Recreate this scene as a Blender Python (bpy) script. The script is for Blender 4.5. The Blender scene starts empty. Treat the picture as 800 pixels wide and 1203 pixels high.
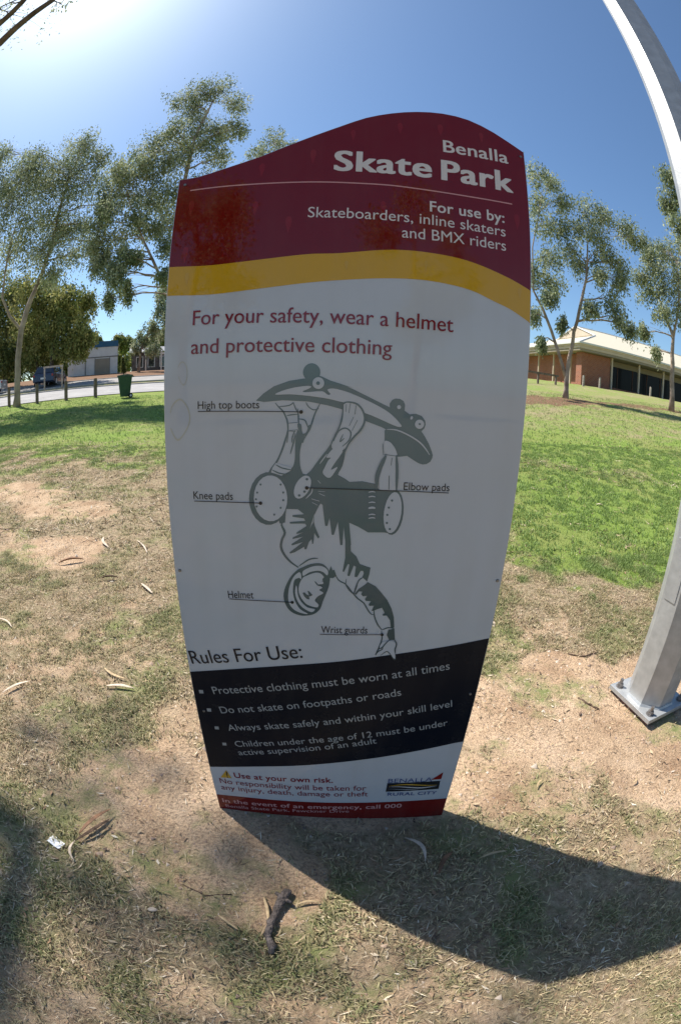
import bpy, bmesh, math, random
import numpy as np
from mathutils import Vector, Matrix
from mathutils.geometry import tessellate_polygon
random.seed(7)
scene = bpy.context.scene
col = scene.collection
rad = math.radians

# ---------------- camera: 10.5 mm equisolid fisheye held upright, eye height 1.43 m ----------------
cam_data = bpy.data.cameras.new('camera')
cam_data.type = 'PANO'
cam_data.panorama_type = 'FISHEYE_EQUISOLID'
cam_data.sensor_fit = 'VERTICAL'
cam_data.sensor_height = 23.70
cam_data.sensor_width = 15.76
cam_data.fisheye_lens = 10.5
cam_data.fisheye_fov = rad(220)
cam_data.clip_start = 0.02
cam_data.clip_end = 3000
cam = bpy.data.objects.new('camera', cam_data)
col.objects.link(cam)
cam.location = (0, 0, 1.43)
cam.rotation_euler = (Matrix.Rotation(rad(90 - 16.2), 3, 'X') @ Matrix.Rotation(rad(2), 3, 'Z')).to_euler()
scene.camera = cam

# ---------------- daylight ----------------
SUN_AZ, SUN_EL = -51.5, 55.6          # azimuth clockwise from +Y
world = bpy.data.worlds.new('World'); scene.world = world; world.use_nodes = True
wn = world.node_tree.nodes; wl = world.node_tree.links
sky = wn.new('ShaderNodeTexSky'); sky.sky_type = 'NISHITA'; sky.sun_disc = False
sky.sun_elevation = rad(SUN_EL); sky.sun_rotation = rad(SUN_AZ)
sky.air_density = 1.0; sky.dust_density = 0.95; sky.ozone_density = 2.5; sky.altitude = 100
tint = wn.new('ShaderNodeMixRGB'); tint.blend_type = 'MULTIPLY'; tint.inputs[0].default_value = 1; tint.inputs[2].default_value = (.82, .98, 1.07, 1)
wl.new(sky.outputs[0], tint.inputs[1]); wl.new(tint.outputs[0], wn['Background'].inputs[0]); wn['Background'].inputs[1].default_value = 0.094
S = Vector((math.sin(rad(SUN_AZ))*math.cos(rad(SUN_EL)), math.cos(rad(SUN_AZ))*math.cos(rad(SUN_EL)), math.sin(rad(SUN_EL))))
sun_data = bpy.data.lights.new('sun', 'SUN'); sun_data.energy = 5.0; sun_data.angle = rad(0.5); sun_data.color = (1, .955, .88)
sun = bpy.data.objects.new('sun', sun_data); col.objects.link(sun)
sun.rotation_euler = S.to_track_quat('Z', 'Y').to_euler(); sun.location = S*50
scene.view_settings.view_transform = 'Standard'; scene.view_settings.look = 'None'
scene.view_settings.exposure = 0.65; scene.view_settings.gamma = 1.0
scene.cycles.max_bounces = 8; scene.cycles.transparent_max_bounces = 8

# ---------------- helpers ----------------
def link(o, parent=None):
    col.objects.link(o)
    if parent is not None: o.parent = parent
    return o
def tag(o, label=None, cat=None, group=None, kind=None):
    if label: o['label'] = label
    if cat: o['category'] = cat
    if group: o['group'] = group
    if kind: o['kind'] = kind
    return o
def empty(name, label, cat, loc=(0, 0, 0), rz=0, group=None):
    o = bpy.data.objects.new(name, None); col.objects.link(o)
    o.location = loc; o.rotation_euler = (0, 0, rz); o.empty_display_size = .1
    return tag(o, label, cat, group)
def mesh_obj(name, verts, faces, mat, parent=None, smooth=False, loc=None):
    me = bpy.data.meshes.new(name)
    me.from_pydata([tuple(v) for v in verts], [], [tuple(f) for f in faces]); me.update()
    mats = mat if isinstance(mat, (list, tuple)) else [mat]
    for m in mats: me.materials.append(m)
    if smooth: me.polygons.foreach_set('use_smooth', [True]*len(me.polygons))
    o = bpy.data.objects.new(name, me); link(o, parent)
    if loc is not None: o.location = loc
    return o
def fast_mesh(name, V, F, mat, parent=None, smooth=False, colors=None, attrs=None):
    """V (n,3); F (m,k) all the same size"""
    V = np.asarray(V, np.float32); F = np.asarray(F, np.int32); m, k = F.shape
    me = bpy.data.meshes.new(name)
    me.vertices.add(len(V)); me.vertices.foreach_set('co', V.ravel())
    me.loops.add(m*k); me.loops.foreach_set('vertex_index', F.ravel())
    me.polygons.add(m); me.polygons.foreach_set('loop_start', np.arange(0, m*k, k, dtype=np.int32))
    me.polygons.foreach_set('loop_total', np.full(m, k, np.int32))
    if smooth: me.polygons.foreach_set('use_smooth', np.ones(m, bool))
    me.update(calc_edges=True)
    if colors is not None:
        a = me.color_attributes.new('tint', 'FLOAT_COLOR', 'POINT')
        c = np.ones((len(V), 4), np.float32); c[:, :3] = colors; a.data.foreach_set('color', c.ravel())
    for n, v in (attrs or {}).items():
        a = me.attributes.new(n, 'FLOAT', 'POINT'); a.data.foreach_set('value', np.asarray(v, np.float32))
    me.materials.append(mat)
    o = bpy.data.objects.new(name, me); return link(o, parent)
class MB:
    """collects boxes, tubes and prisms into one mesh"""
    def __init__(s): s.v = []; s.f = []
    def add(s, v, f):
        n = len(s.v); s.v += [tuple(p) for p in v]; s.f += [tuple(i+n for i in q) for q in f]; return s
    def box(s, x0, x1, y0, y1, z0, z1):
        return s.add([(x0,y0,z0),(x1,y0,z0),(x1,y1,z0),(x0,y1,z0),(x0,y0,z1),(x1,y0,z1),(x1,y1,z1),(x0,y1,z1)],
                     [(0,3,2,1),(4,5,6,7),(0,1,5,4),(1,2,6,5),(2,3,7,6),(3,0,4,7)])
    def tube(s, pts, rs, n=8, cap=True, ph=0.0):
        pts = [Vector(p) for p in pts]; V = []; F = []
        up = Vector((0, 0, 1)); prev = None
        for i, p in enumerate(pts):
            d = (pts[min(i+1, len(pts)-1)] - pts[max(i-1, 0)])
            if d.length < 1e-9: d = Vector((0, 0, 1))
            d.normalize()
            if prev is None:
                a = d.orthogonal().normalized() if abs(d.z) > .9 else d.cross(up).normalized()
                if abs(d.z) > .9: a = (Vector((1, 0, 0)) - d*d.x).normalized()
            else: a = (prev - d*prev.dot(d)).normalized()
            prev = a; b = d.cross(a)
            r = rs[i] if isinstance(rs, (list, tuple)) else rs
            for k in range(n):
                t = 2*math.pi*k/n + ph; V.append(p + (a*math.cos(t) + b*math.sin(t))*r)
        for i in range(len(pts)-1):
            for k in range(n):
                F.append((i*n+k, i*n+(k+1) % n, (i+1)*n+(k+1) % n, (i+1)*n+k))
        if cap: F.append(tuple(range(n))[::-1]); F.append(tuple(range((len(pts)-1)*n, len(pts)*n)))
        return s.add(V, F)
    def prism(s, poly, z0, z1, axis='z'):
        """poly extruded between z0 and z1 along an axis"""
        n = len(poly)
        def P(u, v, w): return (u, v, w) if axis == 'z' else ((u, w, v) if axis == 'y' else (w, u, v))
        V = [P(u, v, z0) for u, v in poly] + [P(u, v, z1) for u, v in poly]
        F = [tuple(range(n))[::-1], tuple(range(n, 2*n))] + [(i, (i+1) % n, n+(i+1) % n, n+i) for i in range(n)]
        return s.add(V, F)
    def build(s, name, mat, parent=None, smooth=False, bevel=0, loc=None):
        o = mesh_obj(name, s.v, s.f, mat, parent, False, loc)
        bm = bmesh.new(); bm.from_mesh(o.data)
        bmesh.ops.recalc_face_normals(bm, faces=bm.faces[:])
        if bevel: bmesh.ops.bevel(bm, geom=bm.edges[:], offset=bevel, segments=2, affect='EDGES', profile=.6, clamp_overlap=True)
        bm.to_mesh(o.data); bm.free()
        if smooth: o.data.polygons.foreach_set('use_smooth', [True]*len(o.data.polygons))
        return o

# value noise in numpy
_rng = np.random.default_rng(11); _tab = _rng.random((256, 256)).astype(np.float32)
def vnoise(x, y):
    xi = np.floor(x).astype(int); yi = np.floor(y).astype(int); fx = x-xi; fy = y-yi
    fx = fx*fx*(3-2*fx); fy = fy*fy*(3-2*fy)
    a = _tab[xi % 256, yi % 256]; b = _tab[(xi+1) % 256, yi % 256]; c = _tab[xi % 256, (yi+1) % 256]; d = _tab[(xi+1) % 256, (yi+1) % 256]
    return (a*(1-fx)+b*fx)*(1-fy)+(c*(1-fx)+d*fx)*fy
def fbm(x, y, o=4):
    s = 0; w = .5; t = 0
    for k in range(o):
        s = s+w*vnoise(x*(2**k)+17.3*k, y*(2**k)+5.7*k); t += w; w *= .5
    return s/t
def sm(a, b, x):
    t = np.clip((x-a)/(b-a), 0, 1); return t*t*(3-2*t)
A33 = rad(33)
def terr(x, y):
    tl = -x*math.sin(A33)+y*math.cos(A33); tr = x*math.sin(A33)+y*math.cos(A33)
    hl = np.interp(tl, [3, 5, 22, 52, 62], [0, .05, 1.05, 3.25, 3.5]); hr = np.interp(tr, [2, 4, 20, 32.5, 36], [0, .12, 1.7, 2.88, 2.9])
    w = sm(-15, 15, np.degrees(np.arctan2(x, np.maximum(y, .01)))); return hl*(1-w)+hr*w
def tz(x, y): return float(terr(np.float64(x), np.float64(y)))

# ---------------- materials ----------------
def M(name): 
    m = bpy.data.materials.new(name); m.use_nodes = True; return m, m.node_tree.nodes, m.node_tree.links, m.node_tree.nodes['Principled BSDF']
def simple(name, c, rough=.6, metal=0, var=.12, scale=12, bump=0, bscale=60, spec=.4, coat=0, c2=None):
    m, n, l, b = M(name)
    b.inputs['Roughness'].default_value = rough; b.inputs['Metallic'].default_value = metal
    b.inputs['Specular IOR Level'].default_value = spec; b.inputs['Coat Weight'].default_value = coat
    tc = n.new('ShaderNodeTexCoord'); nz = n.new('ShaderNodeTexNoise'); nz.inputs['Scale'].default_value = scale; nz.inputs['Detail'].default_value = 6
    l.new(tc.outputs['Object'], nz.inputs['Vector'])
    r = n.new('ShaderNodeValToRGB'); r.color_ramp.elements[0].position = .3; r.color_ramp.elements[1].position = .7
    c2 = c2 or tuple(x*(1-2*var) for x in c)
    r.color_ramp.elements[0].color = (*c2, 1); r.color_ramp.elements[1].color = (*[min(1, x*(1+var*.6)) for x in c], 1)
    l.new(nz.outputs['Fac'], r.inputs[0]); l.new(r.outputs[0], b.inputs['Base Color'])
    if bump:
        n2 = n.new('ShaderNodeTexNoise'); n2.inputs['Scale'].default_value = bscale; n2.inputs['Detail'].default_value = 5
        bp = n.new('ShaderNodeBump'); bp.inputs['Strength'].default_value = bump; bp.inputs['Distance'].default_value = .02
        l.new(tc.outputs['Object'], n2.inputs['Vector']); l.new(n2.outputs['Fac'], bp.inputs['Height']); l.new(bp.outputs[0], b.inputs['Normal'])
    return m
def tinted(name, rough=.6, transl=0.0, spec=.3, gain=(1, 1, 1)):
    """colour comes from the per-leaf tint attribute"""
    m, n, l, b = M(name)
    a = n.new('ShaderNodeAttribute'); a.attribute_name = 'tint'
    mx = n.new('ShaderNodeMixRGB'); mx.blend_type = 'MULTIPLY'; mx.inputs[0].default_value = 1; mx.inputs[2].default_value = (*gain, 1)
    l.new(a.outputs['Color'], mx.inputs[1]); l.new(mx.outputs[0], b.inputs['Base Color'])
    b.inputs['Roughness'].default_value = rough; b.inputs['Specular IOR Level'].default_value = spec
    if transl:
        t = n.new('ShaderNodeBsdfTranslucent'); ms = n.new('ShaderNodeMixShader'); ms.inputs[0].default_value = transl
        l.new(mx.outputs[0], t.inputs[0]); l.new(b.outputs[0], ms.inputs[1]); l.new(t.outputs[0], ms.inputs[2])
        l.new(ms.outputs[0], n['Material Output'].inputs[0])
    return m
def printed(name, c, c2=None, z0=0, z1=1, dirt=.5, rough=(.01, .05), spec=.42):
    """glossy vinyl print on the sign, dusty roughness; optional blend to a second colour with height"""
    m, n, l, b = M(name)
    tc = n.new('ShaderNodeTexCoord'); nz = n.new('ShaderNodeTexNoise'); nz.inputs['Scale'].default_value = 7; nz.inputs['Detail'].default_value = 8; nz.inputs['Roughness'].default_value = .65
    l.new(tc.outputs['Object'], nz.inputs['Vector'])
    base = n.new('ShaderNodeRGB'); base.outputs[0].default_value = (*c, 1); src = base.outputs[0]
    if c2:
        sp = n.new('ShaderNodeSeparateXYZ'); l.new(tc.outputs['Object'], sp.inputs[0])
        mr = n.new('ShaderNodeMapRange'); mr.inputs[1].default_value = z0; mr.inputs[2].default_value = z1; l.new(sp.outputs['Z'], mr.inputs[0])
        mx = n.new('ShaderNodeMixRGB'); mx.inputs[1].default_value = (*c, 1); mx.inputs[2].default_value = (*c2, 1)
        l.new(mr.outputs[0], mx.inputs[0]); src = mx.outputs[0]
    # vertical rain streaks and grime
    mp = n.new('ShaderNodeMapping'); mp.inputs['Scale'].default_value = (22, 22, 1.2); l.new(tc.outputs['Object'], mp.inputs[0])
    ns = n.new('ShaderNodeTexNoise'); ns.inputs['Scale'].default_value = 1.0; ns.inputs['Detail'].default_value = 5; l.new(mp.outputs[0], ns.inputs['Vector'])
    ml = n.new('ShaderNodeMath'); ml.operation = 'MULTIPLY'; l.new(nz.outputs['Fac'], ml.inputs[0]); l.new(ns.outputs['Fac'], ml.inputs[1])
    rp = n.new('ShaderNodeMapRange'); rp.inputs[1].default_value = .2; rp.inputs[2].default_value = .42; rp.inputs[3].default_value = 0; rp.inputs[4].default_value = .12*dirt*2; l.new(ml.outputs[0], rp.inputs[0])
    dm = n.new('ShaderNodeMixRGB'); dm.inputs[2].default_value = (.33, .29, .24, 1); l.new(rp.outputs[0], dm.inputs[0]); l.new(src, dm.inputs[1])
    l.new(dm.outputs[0], b.inputs['Base Color'])
    rr = n.new('ShaderNodeMapRange'); rr.inputs[1].default_value = .35; rr.inputs[2].default_value = .65; rr.inputs[3].default_value = rough[0]; rr.inputs[4].default_value = rough[1]; l.new(nz.outputs['Fac'], rr.inputs[0])
    l.new(rr.outputs[0], b.inputs['Roughness']); b.inputs['Specular IOR Level'].default_value = spec
    bp = n.new('ShaderNodeBump'); bp.inputs['Strength'].default_value = .006; bp.inputs['Distance'].default_value = .02
    n3 = n.new('ShaderNodeTexNoise'); n3.inputs['Scale'].default_value = 3.5; l.new(tc.outputs['Object'], n3.inputs['Vector']); l.new(n3.outputs['Fac'], bp.inputs['Height']); l.new(bp.outputs[0], b.inputs['Normal'])
    return m
MAT = {}
MAT['sign_white'] = printed('sign_white', (.46, .47, .495))
MAT['sign_red'] = printed('sign_red', (.14, .004, .003), dirt=.10, spec=.42)
MAT['sign_red_dark'] = printed('sign_red_dark', (.15, .006, .006), dirt=.15)
MAT['sign_yellow'] = printed('sign_yellow', (.52, .29, .009), dirt=.3)
MAT['sign_black'] = printed('sign_black', (.005, .007, .014), dirt=.08, rough=(.2, .3), spec=.16)
MAT['ink_white'] = printed('ink_white', (.60, .56, .54), dirt=.3)
MAT['ink_grey'] = printed('ink_grey', (.30, .31, .32), dirt=.3)
MAT['ink_pink'] = printed('ink_pink', (.55, .27, .26), dirt=.3)
MAT['ink_red'] = printed('ink_red', (.19, .012, .024), dirt=.2)
MAT['ink_black'] = printed('ink_black', (.015, .015, .02), dirt=.1)
MAT['ink_navy'] = printed('ink_navy', (.06, .08, .2), dirt=.1)
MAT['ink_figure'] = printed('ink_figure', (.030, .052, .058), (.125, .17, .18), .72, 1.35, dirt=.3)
MAT['ink_redleaf'] = printed('ink_redleaf', (.19, .008, .008), dirt=.2)
MAT['ink_gold'] = printed('ink_gold', (.50, .29, .03), dirt=.3)
MAT['alu'] = simple('alu', (.55, .56, .58), .4, .8, .06, 30)
MAT['steel'] = simple('steel', (.45, .455, .455), .5, .5, .09, 18, .04, 70)
MAT['bolt'] = simple('bolt', (.30, .28, .27), .5, .8, .2, 40)
MAT['rust'] = simple('rust', (.22, .11, .09), .8, .1, .3, 30, .3)
MAT['bark'] = simple('bark', (.42, .33, .27), .85, 0, .22, 2.2, .5, 25, .2, c2=(.20, .15, .12))
MAT['bark_dark'] = simple('bark_dark', (.12, .09, .07), .9, 0, .3, 3, .5, 20, .2)
MAT['leaf_gum'] = tinted('leaf_gum', .65, .35, .15)
MAT['grass'] = tinted('grass', .6, .30, .25)
MAT['litter'] = tinted('litter', .7, .10, .25)
MAT['stick'] = simple('stick', (.13, .085, .06), .85, 0, .35, 30, .6, 90, .2)
MAT['stick_grey'] = simple('stick_grey', (.16, .13, .115), .85, 0, .35, 40, .7, 120, .2)
MAT['pale_leaf'] = simple('pale_leaf', (.62, .50, .38), .7, 0, .2, 40)
MAT['brown_leaf'] = simple('brown_leaf', (.24, .12, .06), .7, 0, .3, 40)
MAT['straw'] = simple('straw', (.50, .36, .20), .7, 0, .2, 40)
MAT['paper'] = simple('paper', (.82, .82, .82), .6, 0, .03, 20)

# traced outlines on the sign face, metres
SIGN={'outline': [(-0.4145,1.9612),(-0.3934,1.961),(-0.3671,1.9623),(-0.3375,1.9686),(-0.3065,1.977),(-0.2625,1.99),(-0.2194,2.005),(-0.1909,2.0179),(-0.1627,2.032),(-0.1324,2.0471),(-0.1014,2.063),(-0.0667,2.0811),(-0.0321,2.0997),(-0.0021,2.1168),(0.0284,2.133),(0.0591,2.1456),(0.0903,2.1561),(0.1218,2.1649),(0.1537,2.1715),(0.1859,2.176),(0.2182,2.1776),(0.2511,2.1756),(0.2836,2.1694),(0.3165,2.1569),
(0.3489,2.1405),(0.3906,2.115),(0.4246,2.0941),(0.4235,1.8614),(0.4194,1.6287),(0.4152,1.3961),(0.4113,1.1634),(0.4083,0.9307),(0.4066,0.698),(0.4068,0.4654),(0.4093,0.2327),(0.4146,0.0),(-0.4082,0.0),(-0.4071,0.2179),(-0.407,0.4358),(-0.4078,0.6537),(-0.4091,0.8716),(-0.4108,1.0896),(-0.4125,1.3075),(-0.4142,1.5254),(-0.4155,1.7433)], 'yt': [(-0.4117,1.7171),(-0.312,1.7108),(-0.1983,1.7171),(-0.0896,1.7281),
(-0.0198,1.7316),(0.0921,1.7463),(0.1779,1.7474),(0.2666,1.7389),(0.3596,1.7137),(0.4214,1.6894)], 'yb': [(-0.4086,1.6445),(-0.3073,1.6383),(-0.1945,1.6463),(-0.0867,1.6587),(-0.0176,1.666),(0.0934,1.6761),(0.1785,1.6779),(0.2667,1.6682),(0.3279,1.6481),(0.3702,1.634),(0.4205,1.6088)], 'bt': [(-0.408,0.658),(-0.2637,0.6874),(-0.1218,0.7125),(0.0126,0.7334),(0.1467,0.7586),(0.2812,0.7824),(0.4071,0.8069)],
 'bb': [(-0.4062,0.2387),(-0.2477,0.2712),(-0.087,0.2991),(0.1226,0.3442),(0.2641,0.3781),(0.396,0.4112)], 'ft': [(-0.4094,0.0754),(-0.2954,0.0819),(-0.2036,0.0829),(-0.0834,0.0858),(0.0353,0.0895),(0.2135,0.0961),(0.3967,0.1003)], 'line': [(-0.3823,1.9233),(-0.3049,1.9232),(-0.2245,1.9218),(-0.1429,1.9214),(-0.0648,1.9211),(0.0126,1.9198),(0.0902,1.9193),(0.1729,1.9159),(0.2703,1.9141),(0.3797,1.9159)],
 'text': [('Benalla', (0.2145,2.0414),(0.3782,2.0411),0.0389, 'b', 'w'),('Skate Park', (-0.0404,1.9563),(0.3832,1.9511),0.0597, 'h', 'w'),('For use by:', (0.1782,1.8566),(0.357,1.8568),0.0286, 'b', 'w'),('Skateboarders, inline skaters', (-0.0957,1.8227),(0.3588,1.8187),0.0277, 'n', 'w'),('and BMX riders', (0.1144,1.7796),(0.3587,1.7807),0.0278, 'n', 'w'),('For your safety, wear a helmet', (-0.3461,1.5674),
(0.233,1.5624),0.0346, 'm', 'r'),('and protective clothing', (-0.3476,1.4998),(0.0985,1.4987),0.0339, 'm', 'r'),('High top boots', (-0.3295,1.3729),(-0.1863,1.3733),0.0176, 'n', 'k'),('Knee pads', (-0.3455,1.1622),(-0.2485,1.1626),0.0186, 'n', 'k'),('Elbow pads', (0.1402,1.1995),(0.2464,1.201),0.0177, 'n', 'k'),('Helmet', (-0.2724,0.9085),(-0.2071,0.9118),0.0205, 'n', 'k'),('Wrist guards', (-0.0381,0.8219),
(0.0786,0.8245),0.0204, 'n', 'k'),('Rules For Use:', (-0.3967,0.6884),(-0.0853,0.7406),0.0438, 'm', 'k'),('Protective clothing must be worn at all times', (-0.3454,0.5846),(0.3116,0.7079),0.0272, 'n', 'g'),('Do not skate on footpaths or roads', (-0.3313,0.5092),(0.1872,0.617),0.0268, 'n', 'g'),('Always skate safely and within your skill level', (-0.316,0.4361),(0.342,0.5682),0.0266, 'n', 'g'),('Children under the age of 12 must be under', (-0.301,0.3643),
(0.3418,0.4902),0.0262, 'n', 'g'),('active supervision of an adult', (-0.2951,0.3236),(0.1341,0.4184),0.026, 'n', 'g'),('Use at your own risk.', (-0.3251,0.1962),(0.0059,0.2116),0.0287, 'b', 'r'),('No responsibility will be taken for', (-0.3817,0.1527),(0.1188,0.169),0.0291, 'n', 'r'),('any injury, death, damage or theft', (-0.3821,0.1146),(0.1271,0.134),0.0281, 'n', 'r'),('In the event of an emergency, call 000', (-0.3888,0.0302),
(0.2521,0.0579),0.0248, 'b', 'p'),('Benalla Skate Park, Fawckner Drive', (-0.3819,-0.0019),(0.0679,0.0265),0.0183, 'n', 'p'),('BENALLA', (0.188,0.2131),(0.3373,0.2133),0.0224, 's', 'v'),('RURAL CITY', (0.1944,0.1364),(0.3659,0.1338),0.018, 'b', 'v')], 'leader': [((-0.3285,1.3674),(-0.093,1.3665)),((-0.3438,1.1575),(-0.1829,1.1577)),((0.245,1.1974),(-0.0772,1.1967)),((-0.2709,0.9067),(-0.1105,0.9079)),
((-0.0415,0.8181),(0.1164,0.8224))], 'bullet': [(-0.3835,0.587),(-0.3688,0.5162),(-0.3543,0.4417),(-0.3386,0.3695)], 'screw': [(-0.3978,1.9429),(0.4145,2.0748),(-0.3972,0.9754),(0.3988,0.9777),(-0.3858,0.5097),(0.3884,0.6143)], 'drop': [((-0.2097,1.9626),0.028),((-0.092,1.9988),0.03),((-0.0009,2.07),0.024),((0.1106,2.1038),0.026),((0.209,2.1145),0.028),((0.313,2.112),0.024),((0.3903,1.8668),0.03),((-0.1379,1.8041),
0.03),((-0.3763,1.7431),0.03),((-0.3738,1.87),0.03),((-0.2171,1.852),0.028),((0.0715,1.8527),0.028),((-0.3671,1.6813),0.022),((-0.0058,1.7013),0.016),((0.3916,1.6775),0.02),((0.1685,1.7143),0.016)], 'tri': [(-0.376,0.1866),(-0.3363,0.1904),(-0.3502,0.2332)], 'logo': [(0.1869,0.2107),(0.367,0.2126),(0.3696,0.1647),(0.1861,0.1603)], 'sail': [(0.333,0.221),(0.3683,0.2222),(0.3688,0.2602)], 'blotch': [[(-0.3805,1.47),
(-0.3743,1.4816),(-0.3659,1.4831),(-0.3571,1.4689),(-0.3567,1.4432),(-0.365,1.4278),(-0.3758,1.442),(-0.3803,1.4581)],[(-0.3995,1.3656),(-0.3928,1.3853),(-0.3733,1.3985),(-0.3542,1.3783),(-0.3481,1.3507),(-0.3569,1.3252),(-0.3789,1.2996),(-0.3938,1.3157),(-0.402,1.3418)],[(-0.365,1.5249),(-0.3547,1.5322),(-0.3462,1.5277),(-0.3542,1.5182)]], 'fig': {'d1': [[(-0.1937,1.3907),(-0.1768,1.4069),(-0.1543,1.4226),
(-0.1208,1.435),(-0.0902,1.4402),(-0.0488,1.4452),(-0.032,1.4372),(-0.0097,1.4309),(0.0182,1.422),(0.0043,1.4249),(0.0183,1.4198),(0.0465,1.4069),(0.0748,1.3941),(0.1004,1.383),(0.1277,1.3454),(0.1169,1.334),(0.0943,1.3338),(0.0828,1.3389),(0.0459,1.3514),(0.0202,1.3672),(-0.0035,1.372),(-0.0022,1.374),(-0.0358,1.3822),(-0.0777,1.3896),(-0.1338,1.3916),(-0.1764,1.3876)],[(-0.0538,1.455),(-0.0544,1.4494),
(-0.0564,1.4442),(-0.0598,1.4399),(-0.0642,1.4368),(-0.0693,1.4351),(-0.0747,1.435),(-0.0799,1.4365),(-0.0845,1.4394),(-0.0882,1.4436),(-0.0905,1.4487),(-0.0915,1.4543),(-0.0909,1.4599),(-0.0888,1.4651),(-0.0854,1.4694),(-0.081,1.4725),(-0.0759,1.4742),(-0.0705,1.4743),(-0.0653,1.4728),(-0.0607,1.4698),(-0.0571,1.4656),(-0.0547,1.4606)],[(-0.0395,1.43),(-0.04,1.425),(-0.042,1.4205),(-0.0452,1.4166),
(-0.0493,1.4138),(-0.0541,1.4123),(-0.0592,1.4122),(-0.0641,1.4135),(-0.0684,1.4161),(-0.0718,1.4198),(-0.074,1.4242),(-0.0749,1.4291),(-0.0743,1.4341),(-0.0724,1.4387),(-0.0692,1.4425),(-0.065,1.4453),(-0.0602,1.4468),(-0.0552,1.4469),(-0.0503,1.4456),(-0.046,1.443),(-0.0426,1.4393),(-0.0403,1.4349)],[(0.0991,1.3821),(0.0986,1.392),(0.1039,1.4002),(0.1107,1.4037),(0.1206,1.4034),(0.1284,1.3993),(0.1324,1.3911),
(0.1317,1.3783),(0.1434,1.3704),(0.1575,1.3727),(0.1707,1.3684),(0.179,1.3584),(0.1804,1.3499),(0.178,1.3411),(0.1718,1.3342),(0.1806,1.3227),(0.1903,1.3074),(0.1978,1.2919),(0.2011,1.282),(0.2002,1.2747),(0.1961,1.2663),(0.1882,1.2612),(0.179,1.2596),(0.17,1.2621),(0.161,1.2668),(0.1429,1.2775),(0.1316,1.2755),(0.1202,1.2741),(0.1085,1.2788),(0.0913,1.3094),(0.0902,1.3321),(0.0957,1.3352),(0.1167,1.3391),
(0.1277,1.344),(0.1127,1.3616)],[(-0.1513,1.3853),(-0.1496,1.3829),(-0.1471,1.3796),(-0.1444,1.3763),(-0.1412,1.373),(-0.1377,1.3697),(-0.1347,1.3665),(-0.1325,1.3631),(-0.1307,1.3594),(-0.129,1.3555),(-0.1273,1.3519),(-0.1257,1.3483),(-0.1247,1.3446),(-0.1238,1.3388),(-0.1231,1.332),(-0.1226,1.3251),(-0.1228,1.3155),(-0.1233,1.305),(-0.1236,1.2975),(-0.1221,1.2974),(-0.1213,1.3048),(-0.1204,1.3154),
(-0.1199,1.3251),(-0.1199,1.3322),(-0.1204,1.3392),(-0.1214,1.3453),(-0.1225,1.3494),(-0.1242,1.3533),(-0.1259,1.3569),(-0.1276,1.3608),(-0.1296,1.3647),(-0.132,1.3685),(-0.1353,1.3721),(-0.1391,1.3754),(-0.1425,1.3783),(-0.1453,1.3811),(-0.1481,1.3841),(-0.1501,1.3862)],[(-0.1434,1.3767),(-0.1366,1.3769),(-0.1271,1.3777),(-0.1191,1.3792),(-0.1149,1.3815),(-0.1115,1.3847),(-0.1094,1.3872),(-0.1102,1.3881),
(-0.1129,1.3863),(-0.1163,1.3836),(-0.1199,1.3816),(-0.1275,1.3802),(-0.1368,1.379),(-0.1435,1.3779)],[(-0.1245,1.3571),(-0.1215,1.3573),(-0.1174,1.3579),(-0.1132,1.3586),(-0.1087,1.3591),(-0.104,1.3597),(-0.1007,1.3604),(-0.1008,1.3615),(-0.1042,1.3617),(-0.109,1.3616),(-0.1136,1.3611),(-0.1178,1.3604),(-0.122,1.3593),(-0.1248,1.3583)],[(-0.1229,1.3401),(-0.1003,1.3425),(-0.1005,1.3437),(-0.123,1.3413)],
[(-0.1183,1.324),(-0.1,1.3264),(-0.1001,1.3275),(-0.1185,1.3252)],[(-0.1117,1.3874),(-0.1106,1.3835),(-0.1087,1.3781),(-0.1064,1.373),(-0.1041,1.3687),(-0.1015,1.3647),(-0.0993,1.3621),(-0.0984,1.3627),(-0.0997,1.3658),(-0.1019,1.37),(-0.1041,1.3741),(-0.1063,1.3791),(-0.1087,1.3843),(-0.1107,1.3878)],[(-0.0532,1.3863),(-0.0548,1.3834),(-0.0569,1.3793),(-0.059,1.3752),(-0.061,1.3715),(-0.063,1.3677),
(-0.0646,1.3638),(-0.0664,1.3584),(-0.0681,1.3525),(-0.0698,1.3466),(-0.0714,1.3408),(-0.073,1.335),(-0.0749,1.3297),(-0.0773,1.3249),(-0.0801,1.3202),(-0.0827,1.3153),(-0.0855,1.3092),(-0.0884,1.3029),(-0.0903,1.2985),(-0.0889,1.2978),(-0.0866,1.3021),(-0.0834,1.3081),(-0.0803,1.3139),(-0.0774,1.3186),(-0.0744,1.3233),(-0.0718,1.3283),(-0.0698,1.334),(-0.0682,1.3398),(-0.0666,1.3456),(-0.0649,1.3515),
(-0.0632,1.3574),(-0.0615,1.3626),(-0.0599,1.3663),(-0.0582,1.3701),(-0.0566,1.374),(-0.0548,1.3783),(-0.053,1.3826),(-0.0519,1.3857)],[(-0.0837,1.3878),(-0.0827,1.385),(-0.0809,1.381),(-0.0783,1.3775),(-0.0747,1.3745),(-0.0706,1.3718),(-0.0662,1.3703),(-0.0617,1.3708),(-0.0575,1.3727),(-0.0548,1.3741),(-0.0552,1.3752),(-0.0582,1.3743),(-0.0622,1.3731),(-0.0659,1.3728),(-0.0695,1.3741),(-0.0733,1.3765),
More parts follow.
